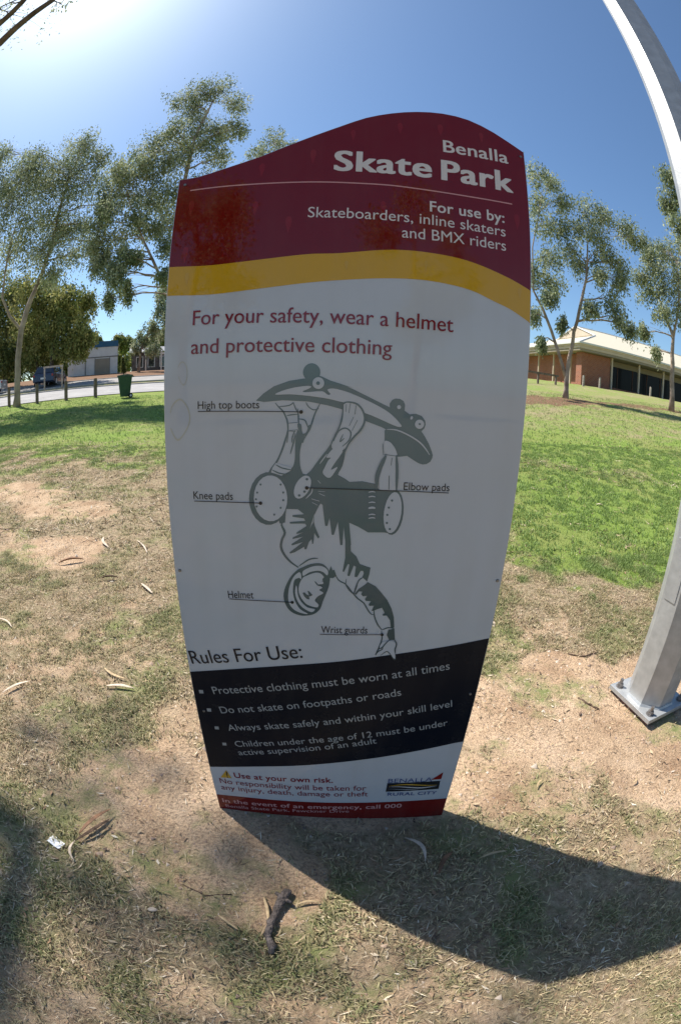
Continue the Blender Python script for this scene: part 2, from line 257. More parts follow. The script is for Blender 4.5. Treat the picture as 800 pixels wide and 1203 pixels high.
(-0.0765,1.3792),(-0.0789,1.3823),(-0.0811,1.3858),(-0.0827,1.3884)],[(-0.0992,1.3504),(-0.0953,1.3497),(-0.0899,1.3488),(-0.0858,1.3473),(-0.0836,1.3446),(-0.082,1.3407),(-0.0805,1.3368),(-0.079,1.3336),(-0.0774,1.3304),(-0.0762,1.3281),(-0.075,1.3286),(-0.0756,1.3311),(-0.0766,1.3346),(-0.0779,1.3379),(-0.0794,1.3418),(-0.0812,1.3461),(-0.0843,1.3497),(-0.0894,1.3514),(-0.0951,1.3517),(-0.0991,1.3517)],
[(-0.1017,1.3736),(-0.1017,1.3698),(-0.1013,1.3646),(-0.1007,1.3594),(-0.0998,1.3458),(-0.0984,1.3291),(-0.0971,1.3171),(-0.0958,1.3171),(-0.0961,1.3292),(-0.097,1.346),(-0.0979,1.3597),(-0.0985,1.3649),(-0.0994,1.3701),(-0.1004,1.3737)],[(-0.1062,1.3256),(-0.1082,1.3221),(-0.1106,1.3168),(-0.1123,1.3114),(-0.1131,1.3063),(-0.1132,1.3012),(-0.1129,1.2977),(-0.1117,1.2976),(-0.1111,1.3011),(-0.1105,1.306),
(-0.1098,1.3108),(-0.1082,1.3159),(-0.1063,1.3213),(-0.1052,1.3252)],[(-0.1001,1.3284),(-0.0956,1.3171),(-0.0842,1.3117),(-0.0868,1.2982),(-0.1024,1.2979),(-0.104,1.3112)],[(-0.1226,1.3271),(-0.1235,1.3235),(-0.1247,1.3182),(-0.1261,1.3131),(-0.1289,1.3038),(-0.1323,1.2924),(-0.1359,1.2817),(-0.1393,1.2726),(-0.1431,1.2637),(-0.147,1.2558),(-0.1511,1.2495),(-0.1559,1.2435),(-0.1597,1.2381),(-0.1618,1.2343),
(-0.1637,1.2306),(-0.1649,1.228),(-0.1633,1.227),(-0.1616,1.2294),(-0.1592,1.2328),(-0.1568,1.236),(-0.1527,1.241),(-0.1479,1.2472),(-0.1435,1.2538),(-0.1394,1.262),(-0.1356,1.2712),(-0.1321,1.2804),(-0.1285,1.2912),(-0.1251,1.3027),(-0.1227,1.3123),(-0.1218,1.3177),(-0.1212,1.3231),(-0.1209,1.3269)],[(-0.1053,1.3189),(-0.1068,1.3138),(-0.1085,1.3065),(-0.11,1.2991),(-0.1123,1.2898),(-0.1146,1.2797),
(-0.1159,1.2724),(-0.1146,1.2721),(-0.1122,1.2791),(-0.1093,1.2891),(-0.107,1.2984),(-0.1054,1.3059),(-0.1043,1.3134),(-0.1039,1.3187)],[(-0.1203,1.323),(-0.1047,1.3221),(-0.1047,1.3234),(-0.1202,1.3242)],[(-0.1008,1.3388),(-0.1002,1.3342),(-0.0984,1.3277),(-0.0976,1.3218),(-0.0992,1.3179),(-0.1018,1.3142),(-0.1036,1.3103),(-0.1044,1.3027),(-0.1047,1.2935),(-0.1049,1.2846),(-0.1049,1.2767),(-0.1048,1.2688),
(-0.1051,1.2616),(-0.1058,1.2556),(-0.107,1.2497),(-0.1092,1.2441),(-0.1153,1.236),(-0.123,1.2271),(-0.1277,1.2203),(-0.1267,1.2173),(-0.123,1.2153),(-0.119,1.2147),(-0.1088,1.2156),(-0.0961,1.2179),(-0.0873,1.2215),(-0.0861,1.2266),(-0.0886,1.233),(-0.091,1.2388),(-0.092,1.2426),(-0.0929,1.2465),(-0.0935,1.2503),(-0.0941,1.2587),(-0.0945,1.2689),(-0.094,1.2791),(-0.092,1.2903),(-0.0891,1.3018),(-0.0861,1.3107),
(-0.0838,1.3139),(-0.0806,1.3165),(-0.0778,1.3194),(-0.0746,1.3251),(-0.0715,1.3318),(-0.0698,1.3366),(-0.0709,1.3382),(-0.0734,1.3387),(-0.0755,1.3379),(-0.0771,1.3335),(-0.0787,1.3271),(-0.0807,1.3222),(-0.0833,1.3198),(-0.0866,1.3183),(-0.0891,1.3192),(-0.0904,1.3248),(-0.0911,1.333),(-0.0923,1.3389),(-0.095,1.3406),(-0.0985,1.3405)],[(-0.1641,1.2296),(-0.1496,1.2489),(-0.1307,1.2377),(-0.1134,1.2367),
(-0.0918,1.2295),(-0.0788,1.227),(-0.069,1.236),(-0.0511,1.2625),(-0.0375,1.2807),(-0.024,1.3011),(-0.0189,1.3183),(-0.0084,1.3385),(0.0028,1.336),(0.0047,1.2821),(0.0026,1.262),(-0.0039,1.2445),(-0.0085,1.2284),(0.0075,1.2202),(0.0177,1.2133),(0.0461,1.2158),(0.075,1.2111),(0.0843,1.1982),(0.0997,1.1965),(0.125,1.1945),(0.1383,1.1706),(0.1199,1.0949),(0.1019,1.0971),(0.0649,1.0959),(0.0422,1.1087),
(0.0207,1.1178),(0.0273,1.0634),(0.0145,1.063),(0.0084,1.1096),(0.0071,1.0627),(0.0021,1.0625),(-0.0051,1.1193),(-0.0135,1.0871),(-0.0182,1.0869),(-0.0243,1.1277),(-0.0288,1.1083),(-0.034,1.1081),(-0.041,1.158),(-0.0454,1.1608),(-0.0487,1.1562),(-0.0593,1.1331),(-0.062,1.1147),(-0.0697,1.099),(-0.0592,1.1357),(-0.0601,1.1178),(-0.057,1.1051),(-0.0465,1.0809),(-0.0496,1.0768),(-0.0585,1.0901),(-0.0606,1.0638),
(-0.0633,1.0626),(-0.0644,1.075),(-0.0706,1.0676),(-0.0766,1.0488),(-0.0809,1.0486),(-0.0817,1.055),(-0.1042,1.0401),(-0.1148,1.0363),(-0.1163,1.0395),(-0.0842,1.067),(-0.1105,1.0569),(-0.1117,1.0606),(-0.0843,1.0802),(-0.1092,1.0729),(-0.1084,1.0771),(-0.0844,1.0906),(-0.1005,1.0858),(-0.0993,1.09),(-0.0767,1.1064),(-0.0797,1.112),(-0.1154,1.1106),(-0.1154,1.1147),(-0.0797,1.1186),(-0.0823,1.1242),
(-0.1093,1.1272),(-0.1093,1.1313),(-0.0824,1.1343),(-0.0971,1.1454),(-0.124,1.1455),(-0.1266,1.1127),(-0.139,1.1097)],[(-0.1193,1.1702),(-0.1211,1.1526),(-0.1264,1.1362),(-0.1349,1.1222),(-0.1459,1.112),(-0.1585,1.1064),(-0.1716,1.1058),(-0.1842,1.1105),(-0.1951,1.1199),(-0.2035,1.1334),(-0.2086,1.1496),(-0.2102,1.1673),(-0.208,1.1849),(-0.2023,1.2011),(-0.1937,1.2145),(-0.1828,1.2242),(-0.1705,1.2294),
(-0.1578,1.2297),(-0.1456,1.2251),(-0.1349,1.2161),(-0.1265,1.2032),(-0.1212,1.1875)],[(0.1436,1.1446),(0.1422,1.1295),(0.139,1.1155),(0.1342,1.104),(0.1282,1.096),(0.1215,1.092),(0.1147,1.0925),(0.1084,1.0975),(0.103,1.1064),(0.099,1.1185),(0.0968,1.1328),(0.0965,1.148),(0.0981,1.163),(0.1014,1.1766),(0.1062,1.1876),(0.1121,1.1953),(0.1186,1.1991),(0.1252,1.1987),(0.1314,1.1941),(0.1368,1.1856),(0.1407,1.1739),
(0.1431,1.1599)],[(0.0036,1.2881),(0.0008,1.2781),(-0.0022,1.2639),(-0.0052,1.2513),(-0.0088,1.2428),(-0.013,1.2341),(-0.0154,1.2275),(-0.013,1.226),(-0.0086,1.2315),(-0.0032,1.24),(0.0008,1.2494),(0.0038,1.2626),(0.0058,1.2772),(0.0063,1.2876)],[(-0.1326,1.1156),(-0.134,1.1134),(-0.1358,1.1099),(-0.1366,1.1055),(-0.1345,1.0995),(-0.1314,1.0932),(-0.1299,1.0878),(-0.131,1.0832),(-0.1338,1.0778),(-0.1364,1.0716),
(-0.138,1.0651),(-0.1392,1.0584),(-0.1392,1.0515),(-0.1376,1.0446),(-0.1348,1.038),(-0.1314,1.0318),(-0.127,1.0255),(-0.1217,1.0194),(-0.1159,1.0139),(-0.1088,1.0086),(-0.1014,1.0038),(-0.0961,1.0005),(-0.0947,1.0029),(-0.0996,1.0066),(-0.1066,1.0119),(-0.113,1.0175),(-0.1181,1.0232),(-0.1227,1.0293),(-0.1267,1.0353),(-0.1298,1.0409),(-0.1323,1.0468),(-0.1337,1.0525),(-0.1337,1.0582),(-0.1326,1.0641),
(-0.1312,1.0699),(-0.1289,1.0755),(-0.1259,1.0814),(-0.1244,1.0884),(-0.1265,1.0955),(-0.1302,1.1018),(-0.1325,1.1065),(-0.1324,1.109),(-0.1313,1.1122),(-0.1304,1.1146)],[(-0.0937,1.0045),(-0.0879,1.0087),(-0.0799,1.0146),(-0.073,1.0196),(-0.0692,1.0217),(-0.0651,1.0233),(-0.0611,1.0245),(-0.0566,1.0252),(-0.052,1.0258),(-0.0488,1.0263),(-0.0488,1.0278),(-0.052,1.0282),(-0.0568,1.0285),(-0.0616,1.028),
(-0.066,1.0267),(-0.0705,1.0249),(-0.0747,1.0226),(-0.0816,1.0173),(-0.0892,1.0106),(-0.0945,1.0057)],[(-0.0108,0.9946),(-0.0085,0.9884),(-0.005,0.9796),(-0.0004,0.9718),(0.0057,0.9674),(0.0123,0.9646),(0.018,0.961),(0.0244,0.9533),(0.031,0.9438),(0.0369,0.9359),(0.041,0.9321),(0.0453,0.9287),(0.0484,0.9265),(0.0491,0.9276),(0.0464,0.9303),(0.0425,0.9341),(0.039,0.938),(0.0332,0.9458),(0.0265,0.9553),
(0.0197,0.9634),(0.0135,0.9674),(0.0069,0.9702),(0.0016,0.974),(-0.003,0.9808),(-0.0069,0.9892),(-0.0097,0.9951)],[(0.0191,0.9764),(0.0184,0.9622),(0.0193,0.9622),(0.02,0.9764)],[(0.0467,0.9605),(0.0396,0.9366),(0.0405,0.9362),(0.0476,0.9602)],[(-0.0217,0.9972),(-0.0182,1.0089),(-0.0141,0.9975),(-0.0099,0.999),(-0.0043,0.9839),(-0.0123,0.9774),(-0.0225,0.9782)],[(0.0128,1.087),(0.0149,1.0316),(0.0099,0.9959),
(0.013,0.9946),(0.0218,1.0156),(0.0256,1.0143),(0.0217,0.9852),(0.0268,0.984),(0.0357,1.012),(0.0409,1.0094),(0.0388,0.983),(0.0447,0.9818),(0.0527,0.9988),(0.0583,0.999),(0.0607,0.9921),(0.0574,0.9822),(0.0694,0.9713),(0.0735,0.9897),(0.0755,1.0078),(0.0673,1.0103),(0.0498,1.0165),(0.0409,1.0352),(0.0274,1.0481),(0.0243,1.0875)],[(0.0583,0.9821),(0.0557,0.9808),(0.052,0.9787),(0.0489,0.9754),(0.0464,0.9703),
(0.0444,0.9643),(0.0426,0.9583),(0.0407,0.951),(0.0393,0.9432),(0.0384,0.9376),(0.0397,0.9372),(0.0413,0.9425),(0.0435,0.95),(0.0455,0.9572),(0.0473,0.9631),(0.0492,0.9689),(0.0514,0.9734),(0.0538,0.9762),(0.0569,0.9788),(0.059,0.9808)],[(0.0183,0.9593),(0.0202,0.9558),(0.023,0.9509),(0.0262,0.9462),(0.0301,0.9421),(0.0343,0.9382),(0.0381,0.9347),(0.0407,0.9315),(0.0434,0.928),(0.0464,0.9246),(0.052,0.9203),
(0.0584,0.9155),(0.0639,0.9106),(0.0676,0.9052),(0.0708,0.8989),(0.0739,0.8932),(0.0768,0.8887),(0.08,0.8844),(0.0831,0.8811),(0.0859,0.8798),(0.0886,0.8793),(0.0905,0.8791),(0.0907,0.8807),(0.0889,0.8813),(0.0864,0.8821),(0.0845,0.8833),(0.082,0.8865),(0.0792,0.8908),(0.0765,0.8951),(0.0734,0.9007),(0.0701,0.9071),(0.0661,0.913),(0.0602,0.9184),(0.0536,0.9232),(0.0483,0.9274),(0.0456,0.9304),(0.043,0.9338),
(0.0401,0.9372),(0.0361,0.9409),(0.0318,0.9444),(0.0279,0.948),(0.0246,0.9523),(0.0216,0.9569),(0.0194,0.9601)],[(0.019,0.9768),(0.0171,0.9612),(0.018,0.961),(0.0199,0.9766)],[(0.0902,0.8945),(0.0903,0.8893),(0.0907,0.8819),(0.092,0.8743),(0.0947,0.8664),(0.0981,0.8582),(0.1018,0.8507),(0.1061,0.8444),(0.1111,0.8387),(0.1146,0.8349),(0.1157,0.836),(0.1127,0.8404),(0.1084,0.8465),(0.1045,0.8527),(0.1009,0.8598),
(0.0976,0.8678),(0.0951,0.8752),(0.0936,0.8823),(0.0925,0.8895),(0.0917,0.8946)],[(0.1154,0.8348),(0.1197,0.8365),(0.1256,0.8393),(0.1311,0.8412),(0.1363,0.841),(0.1419,0.8401),(0.1459,0.8397),(0.146,0.8411),(0.1421,0.8426),(0.1364,0.8442),(0.1305,0.8443),(0.1245,0.8423),(0.1187,0.8389),(0.1148,0.8361)],[(0.1133,0.8328),(0.1141,0.8265),(0.1153,0.8176),(0.1157,0.8089),(0.1144,0.7999),(0.1121,0.7902),
(0.1096,0.781),(0.1072,0.7724),(0.1048,0.7637),(0.1032,0.7574),(0.1045,0.7567),(0.1068,0.7626),(0.1099,0.771),(0.1125,0.7796),(0.115,0.7889),(0.1174,0.7988),(0.1187,0.8084),(0.1181,0.8178),(0.1161,0.8268),(0.1146,0.833)],[(0.0648,0.9627),(0.0708,0.97),(0.0907,0.9592),(0.1046,0.9437),(0.1219,0.9222),(0.1343,0.8985),(0.1422,0.8742),(0.1457,0.843),(0.1371,0.8422),(0.1331,0.8648),(0.1239,0.8785),(0.1147,0.8774),
(0.1131,0.8814),(0.1181,0.8854),(0.1103,0.9004),(0.0975,0.8953),(0.0911,0.8915),(0.0851,0.8908),(0.0902,0.9059),(0.0785,0.9047),(0.0769,0.9092),(0.0824,0.9182),(0.0693,0.9185),(0.0669,0.9237),(0.0716,0.9326),(0.0614,0.9309),(0.0572,0.9366),(0.0594,0.9439),(0.0516,0.9442),(0.0444,0.9341),(0.0416,0.9375),(0.05,0.9508)],[(0.1313,0.8364),(0.1465,0.8404),(0.1509,0.8058),(0.1367,0.8047),(0.1286,0.8202)],
[(-0.0966,0.9961),(-0.1016,0.9915),(-0.1071,0.9856),(-0.1121,0.9791),(-0.1174,0.9702),(-0.1226,0.9599),(-0.1267,0.9498),(-0.1294,0.9412),(-0.1312,0.9322),(-0.1319,0.9233),(-0.1311,0.9141),(-0.1291,0.9049),(-0.1262,0.8967),(-0.1228,0.8901),(-0.1184,0.8842),(-0.1131,0.8793),(-0.1067,0.8754),(-0.0993,0.8725),(-0.0919,0.8707),(-0.0846,0.8701),(-0.0773,0.8707),(-0.0705,0.8718),(-0.065,0.8731),(-0.0596,0.875),
(-0.0546,0.8779),(-0.0498,0.8818),(-0.0453,0.8866),(-0.0416,0.8922),(-0.039,0.8989),(-0.0372,0.9064),(-0.0354,0.9135),(-0.0333,0.9195),(-0.0312,0.9255),(-0.0292,0.9314),(-0.0267,0.9388),(-0.024,0.9468),(-0.022,0.9549),(-0.0206,0.9636),(-0.0197,0.9726),(-0.0195,0.9805),(-0.02,0.9863),(-0.0211,0.9919),(-0.023,0.9971),(-0.0258,1.0022),(-0.0295,1.0068),(-0.0334,1.0105),(-0.0373,1.0128),(-0.0416,1.0143),
(-0.0461,1.0149),(-0.0523,1.0147),(-0.0593,1.0136),(-0.0662,1.0118),(-0.0733,1.009),(-0.0804,1.0053),(-0.0864,1.0021),(-0.09,1.0004),(-0.0934,0.9985)]], 'l1': [[(-0.1511,1.4042),(-0.1498,1.4064),(-0.1436,1.4095),(-0.1371,1.4122),(-0.1288,1.415),(-0.119,1.4178),(-0.1092,1.4201),(-0.0993,1.422),(-0.0893,1.4234),(-0.0814,1.4242),(-0.0779,1.4242),(-0.0744,1.4236),(-0.0725,1.4227),(-0.0733,1.4212),(-0.0758,1.4194),
(-0.0785,1.4178),(-0.0828,1.4159),(-0.0878,1.4138),(-0.0908,1.4122),(-0.0903,1.4111),(-0.0878,1.4103),(-0.0852,1.4101),(-0.0741,1.4111),(-0.0595,1.4127),(-0.0478,1.4131),(-0.0435,1.4112),(-0.0397,1.4078),(-0.0365,1.4056),(-0.034,1.4054),(-0.0315,1.4062),(-0.0305,1.4077),(-0.0325,1.4104),(-0.036,1.4139),(-0.0374,1.4168),(-0.035,1.4185),(-0.0305,1.4196),(-0.0259,1.4199),(-0.0196,1.4193),(-0.0123,1.4178),
(-0.005,1.4161),(0.0041,1.4137),(0.0135,1.411),(0.0187,1.4094),(0.0158,1.41),(0.0087,1.4116),(0.0048,1.4125),(0.0074,1.4118),(0.0131,1.4103),(0.0187,1.4085),(0.0271,1.4054),(0.037,1.4014),(0.0468,1.3973),(0.0565,1.3932),(0.0661,1.3889),(0.0752,1.3846),(0.0831,1.3805),(0.0909,1.3762),(0.0982,1.3716),(0.1045,1.3669),(0.1105,1.3617),(0.1158,1.3567),(0.1206,1.3519),(0.1251,1.3468),(0.1272,1.3431),(0.1253,1.3415),
(0.1209,1.3413),(0.1165,1.342),(0.1073,1.3451),(0.0958,1.3496),(0.0849,1.354),(0.0761,1.3575),(0.0672,1.361),(0.0593,1.3641),(0.0532,1.366),(0.0471,1.3678),(0.0424,1.3701),(0.0404,1.3732),(0.0393,1.3771),(0.0378,1.3806),(0.035,1.3837),(0.0316,1.3866),(0.0278,1.3886),(0.0216,1.3904),(0.0145,1.3916),(0.0082,1.3921),(0.0036,1.3913),(-0.001,1.3897),(-0.0027,1.3889),(0.0015,1.3897),(0.0086,1.3913),(0.0124,1.3923),
(0.0097,1.3918),(0.0038,1.3907),(-0.0022,1.3903),(-0.0121,1.392),(-0.0241,1.3947),(-0.0362,1.3971),(-0.0496,1.3991),(-0.0638,1.4008),(-0.078,1.4023),(-0.0924,1.4035),(-0.1068,1.4045),(-0.12,1.405),(-0.132,1.4046),(-0.144,1.4039)],[(-0.0448,1.4312),(-0.0452,1.4276),(-0.0466,1.4242),(-0.0489,1.4213),(-0.0518,1.4193),(-0.0553,1.4181),(-0.0589,1.4181),(-0.0624,1.419),(-0.0655,1.4209),(-0.068,1.4237),(-0.0696,1.427),
(-0.0702,1.4306),(-0.0698,1.4343),(-0.0684,1.4377),(-0.0661,1.4405),(-0.0631,1.4426),(-0.0597,1.4437),(-0.0561,1.4438),(-0.0526,1.4428),(-0.0495,1.4409),(-0.047,1.4382),(-0.0454,1.4349)],[(0.1769,1.3505),(0.1766,1.3476),(0.1755,1.3449),(0.1737,1.3426),(0.1714,1.3408),(0.1686,1.3398),(0.1657,1.3397),(0.1628,1.3403),(0.1602,1.3418),(0.1582,1.3438),(0.1568,1.3464),(0.1562,1.3493),(0.1565,1.3522),(0.1576,1.3549),
(0.1594,1.3572),(0.1617,1.3589),(0.1645,1.3599),(0.1674,1.3601),(0.1703,1.3595),(0.1728,1.358),(0.1749,1.356),(0.1763,1.3534)],[(0.1234,1.3854),(0.1233,1.3842),(0.1228,1.383),(0.1221,1.3819),(0.1211,1.3812),(0.12,1.3808),(0.1188,1.3807),(0.1176,1.381),(0.1166,1.3816),(0.1157,1.3826),(0.1152,1.3837),(0.115,1.385),(0.1151,1.3862),(0.1155,1.3874),(0.1163,1.3885),(0.1172,1.3892),(0.1184,1.3896),(0.1196,1.3897),
(0.1207,1.3894),(0.1218,1.3888),(0.1226,1.3878),(0.1232,1.3867)],[(0.1508,1.3622),(0.1504,1.3612),(0.1497,1.3603),(0.149,1.3596),(0.1481,1.3592),(0.1473,1.3592),(0.1465,1.3594),(0.1459,1.3599),(0.1454,1.3607),(0.1451,1.3617),(0.1451,1.3627),(0.1453,1.3638),(0.1458,1.3649),(0.1464,1.3658),(0.1472,1.3664),(0.148,1.3668),(0.1488,1.3669),(0.1496,1.3667),(0.1503,1.3662),(0.1507,1.3654),(0.151,1.3644),(0.151,1.3633)],
[(0.0949,1.3339),(0.1006,1.3339),(0.1088,1.3337),(0.1166,1.3327),(0.1258,1.3298),(0.1358,1.3259),(0.1453,1.3216),(0.1537,1.3173),(0.1619,1.3126),(0.1689,1.3079),(0.1738,1.3038),(0.1784,1.2991),(0.1827,1.2946),(0.1866,1.2901),(0.1903,1.2854),(0.1929,1.282),(0.1941,1.2828),(0.1918,1.2864),(0.1885,1.2915),(0.1849,1.2964),(0.1808,1.3013),(0.176,1.3061),(0.1708,1.3104),(0.1635,1.3153),(0.1552,1.3201),(0.1467,1.3244),
(0.137,1.3287),(0.1268,1.3327),(0.1172,1.3354),(0.1089,1.3361),(0.1006,1.3357),(0.0948,1.3353)],[(0.0913,1.308),(0.0938,1.3096),(0.0977,1.3089),(0.1013,1.3076),(0.104,1.3062),(0.1065,1.3041),(0.1087,1.3017),(0.1114,1.2985),(0.1142,1.2947),(0.1164,1.2906),(0.1188,1.2854),(0.1206,1.2798),(0.1192,1.2764),(0.1116,1.2761),(0.1007,1.2782),(0.0926,1.2824),(0.0899,1.2904),(0.09,1.3007)],[(-0.1211,1.1721),(-0.1221,1.1568),
(-0.1262,1.1424),(-0.133,1.1301),(-0.1421,1.121),(-0.1527,1.1157),(-0.1639,1.1149),(-0.1747,1.1185),(-0.1843,1.1264),(-0.1919,1.1377),(-0.1968,1.1516),(-0.1987,1.1669),(-0.1974,1.1822),(-0.1931,1.1964),(-0.1861,1.2084),(-0.1771,1.2171),(-0.1667,1.222),(-0.1558,1.2226),(-0.1452,1.2191),(-0.1358,1.2115),(-0.1283,1.2006),(-0.1232,1.1871)],[(0.1386,1.1435),(0.1368,1.1298),(0.1336,1.1172),(0.1292,1.1069),
(0.1239,1.0998),(0.1181,1.0964),(0.1123,1.097),(0.1071,1.1017),(0.1028,1.1099),(0.0998,1.121),(0.0984,1.134),(0.0986,1.1478),(0.1005,1.1614),(0.1037,1.1737),(0.1082,1.1836),(0.1135,1.1905),(0.1192,1.1937),(0.1248,1.1932),(0.1299,1.1888),(0.1341,1.1809),(0.1371,1.1702),(0.1386,1.1574)],[(-0.0726,1.1907),(-0.0769,1.1837),(-0.0819,1.1778),(-0.0874,1.1735),(-0.0929,1.1712),(-0.0979,1.1711),(-0.102,1.1732),
(-0.1049,1.1773),(-0.1063,1.1831),(-0.1062,1.1901),(-0.1045,1.1977),(-0.1014,1.2053),(-0.0971,1.2123),(-0.0921,1.2181),(-0.0867,1.2222),(-0.0813,1.2245),(-0.0764,1.2245),(-0.0723,1.2225),(-0.0694,1.2184),(-0.0679,1.2128),(-0.068,1.2059),(-0.0696,1.1983)],[(-0.1469,1.245),(-0.1437,1.243),(-0.139,1.2406),(-0.1339,1.2388),(-0.1267,1.2374),(-0.1186,1.2363),(-0.1129,1.2359),(-0.1127,1.237),(-0.1183,1.2382),
(-0.1263,1.2397),(-0.1333,1.2411),(-0.1381,1.2428),(-0.1429,1.2448),(-0.1464,1.2459)],[(-0.1547,1.2349),(-0.1511,1.2324),(-0.1456,1.2293),(-0.1396,1.227),(-0.1322,1.2259),(-0.1242,1.2257),(-0.1185,1.2259),(-0.1185,1.2269),(-0.124,1.2276),(-0.1319,1.2282),(-0.139,1.2293),(-0.1446,1.2314),(-0.1502,1.2341),(-0.1542,1.2358)],[(-0.0785,1.1712),(-0.0746,1.1746),(-0.0695,1.1797),(-0.0656,1.1848),(-0.0642,1.1888),
(-0.0639,1.1929),(-0.064,1.1957),(-0.065,1.1958),(-0.0657,1.1931),(-0.0665,1.1893),(-0.0676,1.186),(-0.0713,1.1813),(-0.076,1.176),(-0.0792,1.172)],[(-0.0532,1.214),(-0.0468,1.2072),(-0.046,1.2079),(-0.0525,1.2147)],[(-0.0523,1.1892),(-0.0365,1.1886),(-0.0365,1.1895),(-0.0523,1.1902)],[(-0.0495,1.1839),(-0.0365,1.1785),(-0.036,1.1796),(-0.0491,1.185)],[(-0.0665,1.1708),(-0.0485,1.1661),(-0.0482,1.1673),
(-0.0662,1.172)],[(-0.065,1.1626),(-0.0524,1.1565),(-0.052,1.1574),(-0.0646,1.1636)],[(-0.1554,1.24),(-0.1476,1.2518),(-0.112,1.2411),(-0.1134,1.2353),(-0.1364,1.2215),(-0.1583,1.2297)],[(0.0611,1.1906),(0.0635,1.1908),(0.0667,1.1914),(0.0696,1.1919),(0.0719,1.1917),(0.0744,1.1914),(0.0763,1.1914),(0.0766,1.1926),(0.0749,1.1935),(0.0722,1.1943),(0.0694,1.1946),(0.0661,1.194),(0.0629,1.1928),(0.0608,1.1917)],
[(0.0617,1.1796),(0.0641,1.1798),(0.0673,1.1805),(0.0701,1.181),(0.0725,1.1808),(0.075,1.1804),(0.0769,1.1805),(0.0772,1.1817),(0.0754,1.1826),(0.0728,1.1834),(0.07,1.1836),(0.0667,1.1831),(0.0635,1.1819),(0.0613,1.1808)],[(0.0623,1.1662),(0.0647,1.1664),(0.068,1.1671),(0.0708,1.1676),(0.0732,1.1674),(0.0757,1.167),(0.0776,1.1671),(0.0779,1.1683),(0.0762,1.1692),(0.0735,1.17),(0.0706,1.1703),(0.0674,1.1697),
(0.0641,1.1685),(0.062,1.1674)],[(0.0631,1.1529),(0.0656,1.1527),(0.0689,1.1532),(0.0716,1.1536),(0.0737,1.1534),(0.0763,1.1533),(0.0782,1.1537),(0.0787,1.1558),(0.077,1.1572),(0.0743,1.1582),(0.0712,1.1584),(0.0678,1.1578),(0.0645,1.1565),(0.0625,1.155)],[(0.0638,1.1376),(0.0662,1.1378),(0.0695,1.1385),(0.0723,1.139),(0.0747,1.1388),(0.0773,1.1385),(0.0792,1.1385),(0.0794,1.1397),(0.0777,1.1406),(0.075,1.1415),
(0.0721,1.1417),(0.0688,1.1412),(0.0656,1.14),(0.0634,1.1388)],[(0.0642,1.1294),(0.0666,1.1296),(0.0699,1.1303),(0.0728,1.1308),(0.0751,1.1306),(0.0777,1.1303),(0.0797,1.1303),(0.0799,1.1315),(0.0782,1.1324),(0.0755,1.1333),(0.0726,1.1335),(0.0693,1.133),(0.066,1.1318),(0.0638,1.1306)],[(-0.0175,1.2899),(-0.0112,1.2901),(-0.0047,1.2873),(-0.0004,1.2843),(0.0002,1.2817),(-0.0012,1.2785),(-0.003,1.2756),
(-0.0068,1.2694),(-0.0119,1.262),(-0.0164,1.255),(-0.02,1.2491),(-0.0235,1.243),(-0.0244,1.2395),(-0.0208,1.2407),(-0.0146,1.2445),(-0.0105,1.2466),(-0.0103,1.2448),(-0.0121,1.2412),(-0.0142,1.2378),(-0.017,1.2328),(-0.0206,1.2271),(-0.024,1.2229),(-0.0266,1.2215),(-0.0296,1.2211),(-0.0325,1.2218),(-0.0362,1.2244),(-0.0401,1.2282),(-0.0424,1.2322),(-0.0423,1.2359),(-0.0406,1.2396),(-0.0387,1.2433),
(-0.0363,1.2491),(-0.0334,1.2557),(-0.0307,1.2609),(-0.0285,1.2632),(-0.026,1.2653),(-0.0252,1.2668),(-0.0286,1.2669),(-0.0337,1.2664),(-0.0357,1.2679),(-0.0317,1.2747),(-0.0245,1.2839)],[(-0.049,1.2519),(-0.0461,1.2556),(-0.0422,1.2609),(-0.039,1.2657),(-0.0368,1.2687),(-0.0347,1.2719),(-0.0335,1.2742),(-0.0343,1.2749),(-0.0362,1.273),(-0.0386,1.2701),(-0.0408,1.267),(-0.0441,1.2622),(-0.0476,1.2566),
(-0.0499,1.2525)],[(-0.0025,1.3833),(0.0001,1.3867),(0.004,1.3891),(0.0083,1.3901),(0.0145,1.39),(0.0217,1.3886),(0.0278,1.3864),(0.0319,1.3834),(0.0352,1.3793),(0.038,1.375),(0.0405,1.3706),(0.0424,1.366),(0.0436,1.3611),(0.0439,1.3556),(0.0436,1.3497),(0.042,1.3441),(0.0372,1.3356),(0.0306,1.326),(0.0249,1.318),(0.0218,1.314),(0.0186,1.3102),(0.0155,1.3063),(0.0114,1.2996),(0.0069,1.2918),(0.0022,1.2859),
(-0.0026,1.2829),(-0.0081,1.2813),(-0.0131,1.281),(-0.0175,1.2825),(-0.0214,1.2855),(-0.024,1.2892),(-0.0248,1.294),(-0.0241,1.2995),(-0.0228,1.3049),(-0.0205,1.3106),(-0.0174,1.3164),(-0.0144,1.3222),(-0.0116,1.3287),(-0.0089,1.3355),(-0.0067,1.3423),(-0.0051,1.3488),(-0.004,1.3555),(-0.0032,1.3621),(-0.0031,1.3696),(-0.0034,1.3772)],[(0.0972,1.2773),(0.1172,1.2768),(0.122,1.2437),(0.1233,1.1983),
(0.0857,1.1983),(0.083,1.2217),(0.09,1.251)],[(-0.0941,0.9898),(-0.098,0.9869),(-0.1028,0.9821),(-0.107,0.9766),(-0.1105,0.9696),(-0.1137,0.9616),(-0.1162,0.9533),(-0.1183,0.9446),(-0.1197,0.9356),(-0.1205,0.9269),(-0.1206,0.9187),(-0.12,0.9106),(-0.1181,0.9032),(-0.1148,0.8966),(-0.1102,0.8907),(-0.1051,0.8858),(-0.0991,0.8822),(-0.0926,0.8796),(-0.0865,0.8777),(-0.0804,0.8764),(-0.0742,0.8758),(-0.0719,0.8767),
